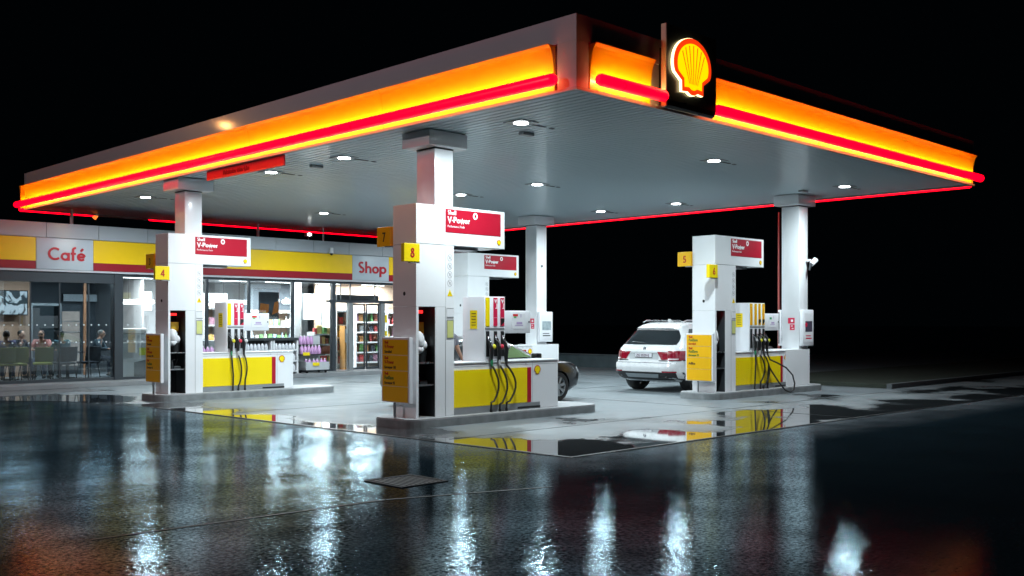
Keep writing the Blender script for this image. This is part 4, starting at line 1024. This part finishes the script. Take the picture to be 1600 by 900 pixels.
def standing():
    J=dict(pel=(0,0,.95),spi=(0,.0,1.13),che=(0,-.01,1.34),nec=(0,.0,1.50),hed=(0,.02,1.60),shorts=True)
    for s,k in (('l',-1),('r',1)):
        J['sh'+s]=(k*.19,-.01,1.42); J['el'+s]=(k*.27,-.0,1.20); J['wr'+s]=(k*.29,.10,1.02)
        J['hi'+s]=(k*.10,0,.90); J['kn'+s]=(k*.12,.02,.50); J['an'+s]=(k*.12,-.01,.10); J['to'+s]=(k*.14,.14,.04)
    return J
FLZ=.118
cl=lambda n,c: mat(n,c,.75,var=.15,scale=12,bump=.002,bscale=60)
def chair(x,y,rz,col,label,grp):
    t=thing('cafe_chair',label,'chair',(x,y,FLZ),rz,grp)
    MB().box((-.22,.22),(-.20,.24),(.42,.48),.02).go('seat',col,t,True)
    MB().grid(lambda a,b_:((a-.5)*.46,-.22-.04*(1-(2*a-1)**2)-.05*b_,.50+.40*b_),8,4).go('b',col,t).name='backrest'
    bb=[o for o in t.children if o.name.startswith('backrest')][0]; sd=bb.modifiers.new('thick','SOLIDIFY'); sd.thickness=.035
    for sx in (-1,1):
        for sy in (-1,1): MB().cyl((sx*.18,sy*.17,.43),(sx*.23,sy*.22,0),.013,n=8).go('leg',BLACK,t)
    return t
def table(x,y,label):
    t=thing('cafe_table',label,'table',(x,y,FLZ),0,'small cafe tables')
    MB().box((-.35,.35),(-.35,.35),(.72,.75),.006).go('tabletop',DGREY,t); MB().cyl((0,0,.03),(0,0,.72),.03).go('pedestal',BLACK,t,True); MB().cyl((0,0,0),(0,0,.03),.22,n=24).go('foot_plate',BLACK,t)
LIME=cl('lime_fabric',(.30,.30,.01)); DKF=cl('dark_fabric',(.03,.035,.045))
table(9.60,29.15,'small dark cafe table at the far left'); table(11.05,29.0,'small dark cafe table in the middle of the cafe window')
chair(9.16,28.35,0,LIME,'lime green cafe chair at the far left, its back to the window','cafe chairs'); chair(9.50,28.42,.05,LIME,'lime green cafe chair second from the left edge','cafe chairs')
chair(10.16,28.35,-.2,LIME,'lime green cafe chair before the man in pink','cafe chairs')
chair(10.2,29.4,-1.3,DKF,'dark cafe chair between the two tables','cafe chairs'); chair(11.42,28.45,.2,DKF,'dark cafe chair left of the black pillar','cafe chairs'); chair(10.72,28.30,.1,DKF,'dark cafe chair under the person in the black cap','cafe chairs')
person('seated person seen from behind in a grey purple top at the left edge',(9.24,28.40,FLZ),-.4,seated(.02),cl('top_purple',(.10,.08,.17)),cl('jeans',(.04,.06,.12)),'brown',group='people in the cafe')
person('dark haired person in a black jacket facing the window at the far left table',(9.93,29.75,FLZ),PI+.45,seated(.10),cl('jacket_black',(.015,.018,.03)),cl('jeans_dark',(.02,.03,.05)),'dark',group='people in the cafe')
person('man in a pink shirt with glasses leaning on the table',(10.56,29.45,FLZ),PI-.55,seated(.12),cl('shirt_pink',(.60,.22,.19)),cl('jeans',(.04,.06,.12)),'brown',beard=True,glasses=True,sleeve='short',group='people in the cafe')
person('person in a black cap and teal jacket sitting with the back to the window',(10.72,28.38,FLZ),.15,seated(.06),cl('jacket_teal',(.03,.10,.13)),cl('jeans_dark',(.02,.03,.05)),'dark',cap=True,group='people in the cafe')
person('grey haired person in a dark jacket near the black pillar',(11.95,29.35,FLZ),PI+.9,seated(.10),cl('jacket_slate',(.05,.08,.10)),cl('jeans_dark',(.02,.03,.05)),'grey',glasses=True,group='people in the cafe')
person('standing person in grey shorts and t-shirt glimpsed between middle pillar and pump',(12.13,13.98,.004),PI,standing(),cl('tee_grey',(.22,.22,.25)),cl('shorts_grey',(.20,.20,.24)),'dark',sleeve='short')
for i,(x,y,c_) in enumerate(((9.5,29.0,'white'),(9.75,29.3,'white'),(10.95,28.85,'red'),(11.2,29.1,'white'))):
    o=MB().lathe([(.028,0),(.036,.10),(.038,.105),(.030,.10)],n=14).go('paper_cup',GC[3] if c_=='white' else GC[0],smooth=True); o.location=(x,y,.870)
    tag(o,('white cup at the near edge of the far left table','white cup at the rear of the far left table','red cup on the middle cafe table','white cup on the middle cafe table')[i],'cup','cups on the cafe tables')
fz=thing('drinks_fridge','tall lit drinks cabinet at the back of the cafe','fridge',(12.0,31.2,.12))
MB().box((-.32,.32),(0,.5),(0,2.1),.01).go('cabinet',FRAME,fz); MB().box((-.26,.26),(-.006,-.001),(.25,1.9)).go('lit_interior',mat('fridge_lit',(.4,.3,.25),.5,var=.5,scale=9,emit=(.6,.5,.45),estr=.35),fz)
for k in range(4): MB().box((-.26,.26),(-.014,-.007),(.6+.33*k,.62+.33*k)).go('shelf_edge',STEEL,fz)
o=MB().box((-.04,.04),(-.02,.02),(0,2.9)).go('wood_post',mat('orange_wood2',(.45,.20,.10),.5)); o.location=(12.1,30.4,.12); tag(o,'slim reddish wooden post inside the cafe','post')
t=thing('glass_partition','pale framed glass partition screen across the cafe','partition',(10.49,30.2,.12))
MB().box((0,.85),(-.02,.02),(2.05,2.12)).box((0,.05),(-.02,.02),(0,2.05)).box((.80,.85),(-.02,.02),(0,2.05)).go('frame',GREY,t); MB().box((.05,.80),(-.005,.005),(.02,2.05)).go('pane',GLASS,t)

# ================================================================== OUTDOOR RACKS BEFORE THE WINDOW
def rack(x0,x1,y,label,top):
    t=thing('bottle_rack',label,'rack',((x0+x1)/2,y,.12),0,'bottle racks outside the shop')
    W=(x1-x0)/2
    MB().box((-W,W),(.20,.24),(0,top)).go('back_panel',DGREY,t); 
    for s in (-1,1): MB().box((s*W-.03,s*W+.03),(-.2,.2),(0,top-.08),.005).go('side_frame',INTW,t)
    MB().box((-W-.03,W+.03),(-.22,.26),(top-.08,top),.008).go('lid',DGREY,t)
    for z in (.06,.37,.70): MB().box((-W+.03,W-.03),(-.2,.2),(z,z+.025)).box((-W+.03,W-.03),(-.21,-.201),(z,z+.05)).go('rack_shelf',INTW,t)
    return t
BW=mat('bottle_white',(.72,.73,.78),.35,var=.05); BC=mat('bottle_cap',(.05,.05,.07),.4); BP=mat('liquid_lilac',(.62,.35,.62),.3,var=.08)
proto=None
def bottle(x,y,z,body,label,grp):
    t=thing('fluid_bottle',label,'bottle',(x,y,z),random.uniform(-.15,.15),grp)
    MB().lathe([(.045,0),(.055,.02),(.055,.14),(.03,.20),(.018,.215)],n=10).go('bottle_body',body,t,True); MB().cyl((0,0,.216),(0,0,.245),.02,n=10).go('cap',BC,t); MB().box((-.03,.03),(-.058,-.0555),(.04,.12)).go('label',GC[3],t)
    return t
def copy_tree(o,loc,rz):
    c=o.copy(); COL.objects.link(c); c.location=loc; c.rotation_euler=(0,0,rz)
    for ch in o.children: d=ch.copy(); COL.objects.link(d); d.parent=c
    return c
for (x0,x1,nm) in ((15.25,16.12,'left'),(16.2,17.02,'right')):
    rack(x0,x1,26.75,'white and dark %s rack of screenwash bottles outside the window'%('left hand' if nm=='left' else 'right hand'),1.10)
    for z in (.515,.845-.0,.205):
        x=x0+.10; first=True
        while x<x1-.08:
            lb='white bottle in the %s rack outside the window'%nm
            if proto is None: proto=bottle(x,26.62,z,BW,lb,'bottles in the %s rack'%nm)
            else:
                c=copy_tree(proto,(x,26.62,z),random.uniform(-.2,.2)); c['label']=lb; c['group']='bottles in the %s rack'%nm
            x+=.122
# trolley with lilac packs
t=thing('display_trolley','low grey trolley display with lilac bottle packs outside the window','trolley',(17.62,26.62,.12))
MB().box((-.42,.42),(-.25,.25),(.10,.16),.01).go('deck',GREY,t); MB().box((-.42,.42),(-.262,-.252),(.10,.34),.004).box((-.42,.42),(.252,.262),(.1,1.15)).go('panel',mat('trolley_grey',(.5,.52,.54),.4),t)
for s in (-1,1): MB().box((s*.42-.012,s*.42+.012),(-.25,.25),(.16,.36)).go('side_rail',GREY,t)
MB().box((-.42,.42),(-.05,.24),(.55,.575)).box((-.42,.42),(.08,.24),(.85,.875)).go('tier',DGREY,t)
for s in (-1,1):
    for q in (-1,1): MB().cyl((s*.34-.015,q*.18,.05),(s*.34+.015,q*.18,.05),.05,n=14).go('castor',BLACK,t)
pk=None
def pack(x,y,z,label,grp='lilac bottle packs on the trolley'):
    t=thing('bottle_pack',label,'bottle pack',(x,y,z),0,grp)
    for i in range(2): MB().lathe([(.05,0),(.062,.02),(.062,.17),(.03,.24),(.02,.26)],(-.062+.125*i,0,0),12).go('bottle_body',BP,t,True); MB().cyl((-.062+.125*i,0,.26),(-.062+.125*i,0,.285),.022,n=10).go('cap',GC[3],t)
    return t
i=0
for (y,z,xs_) in ((26.49,.285,(17.34,17.62,17.90)),(26.66,.70,(17.30,17.56,17.80)),(26.78,1.0,(17.34,17.60))):
    for x in xs_:
        if pk is None: pk=pack(x,y,z,'lilac two bottle pack on the trolley outside the window')
        else: c=copy_tree(pk,(x,y,z),0)
tt=MB().box((-.12,.12),(-.004,.004),(-.05,.05),.004).go('price_ticket',YEL); tt.location=(17.2,26.34,.72); tag(tt,'upper yellow price ticket on the lilac trolley','ticket')
box('clip',(-.02,.02),(.004,.2),(-.01,.01),GREY,tt)
tt=MB().box((-.12,.12),(-.004,.004),(-.05,.05),.004).go('price_ticket',YEL); tt.location=(17.55,26.34,.40); tag(tt,'lower yellow price ticket on the lilac trolley','ticket')
box('clip',(-.02,.02),(.004,.1),(-.01,.01),GREY,tt)
t=thing('display_table','small display stand with lilac and white packs behind the left pump','stand',(14.3,26.75,.12)); MB().box((-.55,.55),(-.22,.22),(.0,.60),.01).go('plinth',INTW,t)
for k in range(4):
    c=copy_tree(pk,(13.92+.26*k,26.7,.722),0); c['label']='lilac two bottle pack on the stand behind the left pump'; c['group']='lilac packs behind the left pump'

# ================================================================== VEHICLES
def car_rows(R,n_sub=4):
    out=[]
    for (a,b_) in zip(R,R[1:]):
        for k in range(n_sub):
            q=k/n_sub; out.append(tuple(a[i]*(1-q)+b_[i]*q for i in range(5)))
    out.append(R[-1]); return out
_pc={}
def pp(k,N,n):
    "points spread evenly round a rounded rectangle of exponent n"
    n=round(n,2)
    if (N,n) not in _pc:
        P=[]
        for i in range(1440):
            a=2*PI*i/1440; c,s_=math.cos(a),math.sin(a); r=(abs(c)**n+abs(s_)**n)**(-1/n); P.append((r*c,r*s_,a))
        L=[0]
        for i in range(1440):
            p,q=P[i],P[(i+1)%1440]; turn=abs(math.atan2(q[1],q[0])-math.atan2(p[1],p[0]))
            L.append(L[-1]+math.hypot(q[0]-p[0],q[1]-p[1])*(1+1.6*(min(abs(p[0]),abs(p[1]))>.80)))
        out=[];j=0
        for i in range(N):
            tgt=L[-1]*i/N
            while L[j+1]<tgt: j+=1
            out.append(P[j%1440][:2])
        _pc[(N,n)]=out
    return _pc[(N,n)][k]
class Car:
    def __init__(s,name,label,loc,rz,R,paint):
        s.R=R; s.t=thing(name,label,'car',loc,rz); s.paint=paint
    def row(s,z):
        R=s.R
        for a,b_ in zip(R,R[1:]):
            if a[0]<=z<=b_[0]:
                q=(z-a[0])/(b_[0]-a[0]); return tuple(a[i]*(1-q)+b_[i]*q for i in range(5))
        return R[-1] if z>R[-1][0] else R[0]
    def rear(s,y,z,off_=0):
        _,xr,xf,w_,n=s.row(z); cx=(xr+xf)/2; L_=(xf-xr)/2; q=min(.9995,abs(y)/w_)
        return Vector((cx-L_*(1-q**n)**(1/n)-off_,y+(off_*.6*(1 if y>0 else -1) if q>.9 else 0),z))
    def front(s,y,z,off_=0):
        _,xr,xf,w_,n=s.row(z); cx=(xr+xf)/2; L_=(xf-xr)/2; q=min(.9995,abs(y)/w_)
        return Vector((cx+L_*(1-q**n)**(1/n)+off_,y,z))
    def side(s,x,z,sg,off_=0):
        _,xr,xf,w_,n=s.row(z); cx=(xr+xf)/2; L_=(xf-xr)/2; q=min(.9995,abs((x-cx)/L_))
        return Vector((x,sg*(w_*(1-q**n)**(1/n)+off_),z))
    def shell(s,cuts,name='body_shell'):
        bm=bmesh.new(); N=176; rings=[]
        for z,xr,xf,w_,n in car_rows(s.R):
            cx=(xr+xf)/2; L_=(xf-xr)/2; r=[]
            for k in range(N):
                r.append(bm.verts.new((cx+L_*pp(k,N,n)[0],w_*pp(k,N,n)[1],z)))
            rings.append(r)
        for a,b_ in zip(rings,rings[1:]):
            for k in range(N): bm.faces.new((a[k],a[(k+1)%N],b_[(k+1)%N],b_[k]))
        bm.faces.new(rings[0][::-1])
        # crowned roof
        prev=rings[-1]; z,xr,xf,w_,n=s.R[-1]; cx=(xr+xf)/2
        for q,dz in ((.8,.012),(.5,.022),(.2,.026)):
            r=[bm.verts.new((cx+(v.co.x-cx)*q,v.co.y*q,z+dz)) for v in rings[-1]]
            for k in range(N): bm.faces.new((prev[k],prev[(k+1)%N],r[(k+1)%N],r[k]))
            prev=r
        bm.faces.new(prev)
        bmesh.ops.recalc_face_normals(bm,faces=bm.faces)
        me=bpy.data.meshes.new(name); bm.to_mesh(me); bm.free()
        o=link(name,me,s.paint,s.t)
        cb=MB()
        for (x,r) in cuts:
            cb.cyl((x,-1.3,r[1]),(x,-.60,r[1]),r[0],n=40); cb.cyl((x,.60,r[1]),(x,1.3,r[1]),r[0],n=40)
        c=cb.go('cut',BLACK,s.t)
        md=o.modifiers.new('b','BOOLEAN'); md.object=c; md.operation='DIFFERENCE'; md.solver='EXACT'
        bpy.context.view_layer.update()
        m2=bpy.data.meshes.new_from_object(o.evaluated_get(bpy.context.evaluated_depsgraph_get()))
        o.modifiers.clear(); o.data=m2; m2.name=name
        bpy.data.objects.remove(c)
        m2.materials.clear(); m2.materials.append(s.paint)
        for p in m2.polygons: p.use_smooth=True; p.material_index=0
        m2.set_sharp_from_angle(angle=math.radians(32))
        return o
    def patch(s,name,fn,m,parent=None,nu=16,nv=8,th=.008):
        o=MB().grid(fn,nu,nv).go(name,m,parent or s.t,True); return o
    def wheel(s,x,y,r,sg,wd=.25,spokes=5,m_rim=None):
        t=bpy.data.objects.new('wheel',None)
        ty=MB(); prof=[(r*.68,-wd/2),(r*.93,-wd/2),(r*.985,-wd*.38),(r,-wd*.2),(r,wd*.2),(r*.985,wd*.38),(r*.93,wd/2),(r*.68,wd/2)]
        n=40; rings=[]
        for rr,q in prof: rings.append([ty.bm.verts.new((x+rr*math.cos(2*PI*k/n),y+q,r+rr*math.sin(2*PI*k/n))) for k in range(n)])
        rings.append(rings[0])
        for a,b_ in zip(rings,rings[1:]):
            for k in range(n): ty.bm.faces.new((a[k],a[(k+1)%n],b_[(k+1)%n],b_[k]))
        wo=ty.go('wheel',RUBBER,s.t,True)
        yo=y+sg*wd*.36
        rm=MB(); R_=m_rim or mat('alloy_rim',(.45,.47,.49),.3,metal=.9)
        ring=[(r*.60,-.05),(r*.70,-.06),(r*.705,.012),(r*.66,.02),(r*.62,.0)]
        n=40; rg=[]
        for rr,q in ring: rg.append([rm.bm.verts.new((x+rr*math.cos(2*PI*k/n),yo+sg*q,r+rr*math.sin(2*PI*k/n))) for k in range(n)])
        rg.append(rg[0])
        for a,b_ in zip(rg,rg[1:]):
            for k in range(n): rm.bm.faces.new((a[k],a[(k+1)%n],b_[(k+1)%n],b_[k]))
        for k in range(spokes):
            a=2*PI*k/spokes+.3; d=Vector((math.cos(a),0,math.sin(a))); pn=Vector((-d.z,0,d.x))
            for w0,w1 in ((.022,.040),):
                c0=Vector((x,yo,r)); A_=c0+d*r*.12; B_=c0+d*r*.66
                vs=[A_+pn*w0,A_-pn*w0,B_-pn*w1,B_+pn*w1]; u=Vector((0,sg*.012,0)); l=Vector((0,-sg*.03,0))
                q1=[rm.bm.verts.new(v+u) for v in vs]; q2=[rm.bm.verts.new(v+l) for v in vs]
                rm.bm.faces.new(q1); rm.bm.faces.new(q2[::-1])
                for i_ in range(4): rm.bm.faces.new((q1[i_],q1[(i_+1)%4],q2[(i_+1)%4],q2[i_]))
        rm.cyl((x,yo-sg*.03,r),(x,yo+sg*.018,r),r*.16,n=18)
        rm.go('rim',R_,wo,True)
        MB().cyl((x,y+sg*wd*.10,r),(x,y+sg*wd*.14,r),r*.60,n=30).go('brake_disc',DGREY,wo)
        return wo
CG=mat('car_glass',(.008,.010,.012),.06,var=0,coat=.6,spec=.8)
PW=mat('suv_white_paint',(.68,.69,.70),.28,var=.02,coat=1.)
TL=mat('tail_light_red',(.20,.002,.014),.15,var=.3,scale=12,coat=1.,emit=(.9,.01,.05),estr=.03)
suvR=[(.26,.30,4.62,.84,8),(.36,.10,4.80,.93,9),(.48,.035,4.87,.96,10),(.62,.0,4.88,.968,10),(.70,.015,4.88,.970,10),(.735,.075,4.88,.968,10),(.83,.095,4.86,.965,9),(.95,.10,4.80,.96,9),
      (1.05,.13,4.66,.955,8),(1.11,.17,4.10,.94,7),(1.15,.215,3.72,.915,7),(1.30,.34,3.42,.845,6.5),(1.44,.47,3.10,.785,6),(1.55,.60,2.85,.735,5.5),(1.63,.72,2.60,.685,5),(1.68,.88,2.40,.60,4.5)]
suv=Car('white_suv','white SUV with red tail lights refuelling behind the right pump, seen from behind',(19.33,15.12,0),0,suvR,PW)
suv.shell([(.92,(.40,.37)),(3.85,(.40,.37))])
for x in (.92,3.85):
    for sg in (-1,1): suv.wheel(x,sg*.82,.37,sg,.28,5)
# wheel housings
for x in (.92,3.85):
    for sg in (-1,1): MB().prism([(x+.41*math.cos(PI*k/20),.40+.41*math.sin(PI*k/20)) for k in range(21)],'y',sg*.58,sg*.62).go('wheel_housing',BLACK,suv.t)
lerp=lambda a,b_,q:a+(b_-a)*q
def rearpatch(car,name,z0,z1,yl,yr,m,off_=.006,nu=20,nv=8):
    return car.patch(name,lambda a,b_:car.rear(lerp(yl(b_),yr(b_),a),lerp(z0,z1,b_),off_),m,None,nu,nv)
bz=rearpatch(suv,'rear_window',1.155,1.50,lambda q:-.80+.15*q*q,lambda q:.80-.15*q*q,CG,.014)
rearpatch(suv,'tailgate_crease',.925,.945,lambda q:-.62,lambda q:.62,mat('shut_line',(.12,.12,.13),.5),.003)
rearpatch(suv,'license_recess',.80,.985,lambda q:-.44,lambda q:.44,mat('recess_grey',(.42,.44,.45),.4),.003)
pt=MB().box((-.016,-.004),(-.26,.26),(.835,.95),.003).go('license_plate',mat('plate_frame',(.03,.03,.03),.4),suv.t); pt.location=(suv.rear(0,.9).x,0,0)
MB().box((-.020,-.0165),(-.25,.25),(.852,.945)).go('plate_face',mat('plate_white',(.62,.62,.66),.4),pt)
text('lettering','ZG 0520-IJ',.062,(-.0215,.215,.866),mat('plate_ink',(.10,.05,.08),.5),pt,face='left',bold=.001,sx=1.0)
rd=MB().cyl((suv.rear(0,1.06).x-.014,0,1.055),(suv.rear(0,1.06).x+.01,0,1.055),.042,n=20).go('badge',mat('badge_rim',(.05,.06,.08),.3,metal=.5),suv.t)
xx=suv.rear(0,1.06).x-.016
MB().prism([(.002,1.057),(.03,1.057),(.022,1.077),(.002,1.085)],'x',xx-.001,xx).prism([(-.002,1.053),(-.03,1.053),(-.022,1.033),(-.002,1.025)],'x',xx-.001,xx).go('badge_quarters',mat('badge_white',(.7,.72,.75),.3),rd)
# tail lights: outer piece on the body and inner piece on the tailgate
for sg in (-1,1):
    rearpatch(suv,'tail_light',.80,.985,lambda q:sg*(.40+.20*(1-q)*0-.0+.13*(1-q)),lambda q:sg*.70,TL,.012,10,6)
    rearpatch(suv,'tail_light',.785,1.01,lambda q:sg*.705,lambda q:sg*(.953),TL,.016,14,6)
    suv.patch('tail_light_wrap',lambda a,b_:suv.side(lerp(.20,.60-.10*abs(b_-.6),a),lerp(.80,1.005,b_),sg,.006),TL,None,10,6)
    rearpatch(suv,'clear_lens',.80,.83,lambda q:sg*.72,lambda q:sg*.90,mat('lens_clear',(.55,.5,.5),.15),.019,8,2)
    rearpatch(suv,'light_shadow',.765,.785,lambda q:sg*.46,lambda q:sg*.95,BLACK,.008,12,2)
    rearpatch(suv,'rear_reflector',.495,.53,lambda q:sg*.60,lambda q:sg*.90,TL,.024,10,2)
    MB().cyl((suv.rear(.7,.40).x-.02,sg*.66,.43),(suv.rear(.7,.4).x+.15,sg*.66,.43),.048,n=18).go('exhaust',STEEL,suv.t,True)
rearpatch(suv,'lower_cladding',.30,.50,lambda q:-.925-.02*q,lambda q:.925+.02*q,mat('cladding_black',(.02,.02,.022),.5),.018,24,5)
rearpatch(suv,'skid_plate',.36,.455,lambda q:-.50+.04*(1-q),lambda q:.50-.04*(1-q),mat('skid_silver',(.30,.33,.35),.35,metal=.6),.036,14,3)
rearpatch(suv,'bumper_edge',.715,.728,lambda q:-.90,lambda q:.90,mat('shut_line',(.12,.12,.13),.5),.004,20,1)
for sg in (-1,1):
    suv.patch('side_window',lambda a,b_:suv.side(lerp(lerp(.62,1.0,b_*.8),lerp(1.85,1.75,b_),a),lerp(1.17,1.53,b_),sg,.005),CG,None,12,6)
    suv.patch('side_window',lambda a,b_:suv.side(lerp(1.92,lerp(3.35,2.75,b_),a),lerp(1.17,1.53,b_),sg,.005),CG,None,12,6)
    MB().tube([(.85,sg*.60,1.69),(1.0,sg*.62,1.735),(2.4,sg*.60,1.735),(2.55,sg*.58,1.70)],.016,8).go('roof_rail',STEEL,suv.t,True)
    suv.patch('sill_cladding',lambda a,b_:suv.side(lerp(1.36,3.4,a),lerp(.28,.42,b_),sg,.014),MATS['cladding_black'],None,10,3)
    for x in (.92,3.85):
        m=MB()
        m.grid(lambda a,b_:suv.side(x+(.40+.05*b_)*math.cos(PI*a),.37+(.40+.05*b_)*math.sin(PI*a),sg,.006),20,2); m.go('arch_trim',MATS['cladding_black'],suv.t,True)
    MB().box((3.05,3.25),(sg*.93-(.0 if sg>0 else .18),sg*.93+(.18 if sg>0 else .0)),(1.12,1.27),.03).go('door_mirror',PW,suv.t,True)
    suv.patch('door_handle',lambda a,b_:suv.side(lerp(1.75,1.98,a),lerp(.99,1.02,b_),sg,.022),PW,None,6,2)
suv.patch('windscreen',lambda a,b_:suv.front(lerp(-.78+.12*b_,.78-.12*b_,a),lerp(1.18,1.56,b_),.006),CG)
MB().prism([(1.10,1.70),(1.28,1.70),(1.14,1.775),(1.10,1.775)],'y',-.02,.02).go('roof_antenna',PW,suv.t,True)
suv.patch('rear_spoiler',lambda a,b_:suv.rear(lerp(-.60,.60,a)*(1-.06*b_),lerp(1.545,1.655,b_),.075*(1-b_)+.006),PW,None,24,4)
suv.patch('spoiler_underside',lambda a,b_:suv.rear(lerp(-.60,.60,a),1.545-.004*b_,.075*(1-b_)),mat('shut_line',(.12,.12,.13),.5),None,24,2)
MB().box((suv.rear(0,1.575).x-.068,suv.rear(0,1.575).x-.04),(-.16,.16),(1.57,1.582)).go('brake_light',TL,suv.t)
MB().tube([(suv.rear(0,1.17).x-.02,0,1.17),(suv.rear(.2,1.19).x-.02,.22,1.20),(suv.rear(.45,1.2).x-.03,.45,1.21)],.008).go('rear_wiper',BLACK,suv.t)

DP=mat('dark_car_paint',(.004,.005,.008),.3,var=.05,coat=.6)
carR=[(.20,.25,4.20,.80,8),(.32,.06,4.40,.86,9),(.48,.0,4.44,.875,9),(.62,.02,4.44,.88,9),(.74,.05,4.38,.88,8),(.82,.07,4.20,.875,8),(.88,.09,3.70,.87,7),(.93,.12,3.30,.855,7),(.98,.18,3.10,.83,6.5),(1.10,.42,2.86,.76,6),(1.22,.70,2.60,.69,5.5),(1.33,1.02,2.30,.61,5),(1.385,1.30,2.05,.52,4.5)]
car=Car('dark_car','dark estate car mostly hidden behind the middle pump, front wheel showing',(12.28,15.52,0),0,carR,DP)
car.shell([(.80,(.345,.315)),(3.62,(.345,.315))])
for x in (.80,3.62):
    for sg in (-1,1): car.wheel(x,sg*.76,.315,sg,.22,7)
    for sg in (-1,1): MB().prism([(x+.36*math.cos(PI*k/20),.33+.36*math.sin(PI*k/20)) for k in range(21)],'y',sg*.57,sg*.61).go('wheel_housing',BLACK,car.t)
SG=glass_mat('side_glass_clear',(.55,.65,.6),1,0,.03)
for sg in (-1,1):
    car.patch('side_window',lambda a,b_:car.side(lerp(lerp(.75,1.3,b_),lerp(1.95,1.9,b_),a),lerp(.97,1.31,b_),sg,.005),CG,None,10,5)
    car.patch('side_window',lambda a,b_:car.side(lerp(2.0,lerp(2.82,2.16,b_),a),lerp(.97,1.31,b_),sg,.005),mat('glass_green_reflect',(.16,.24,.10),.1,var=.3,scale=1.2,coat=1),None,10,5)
    rearpatch(car,'tail_light',.70,.86,lambda q:sg*.50,lambda q:sg*.865,mat('tail_light_lit',(.5,.01,.04),.2,emit=(1,.03,.12),estr=.35),.012,12,4)
    car.patch('tail_light_wrap',lambda a,b_:car.side(lerp(.13,.40,a),lerp(.71,.86,b_),sg,.006),MATS['tail_light_lit'],None,6,4)
    car.patch('headlight',lambda a,b_:car.front(sg*lerp(.50,.85,a),lerp(.60,.72,b_),.008),mat('headlight_glass',(.35,.38,.40),.1,coat=1),None,8,4)
    MB().box((2.75,2.92),(sg*.87-(.0 if sg>0 else .16),sg*.87+(.16 if sg>0 else .0)),(.93,1.05),.025).go('door_mirror',DP,car.t,True)
rearpatch(car,'rear_window',1.0,1.28,lambda q:-.74+.12*q,lambda q:.74-.12*q,CG,.008)
rearpatch(car,'license_plate',.52,.63,lambda q:-.26,lambda q:.26,MATS['plate_white'],.012)
car.patch('windscreen',lambda a,b_:car.front(lerp(-.70+.12*b_,.70-.12*b_,a),lerp(.97,1.30,b_),.006),CG)
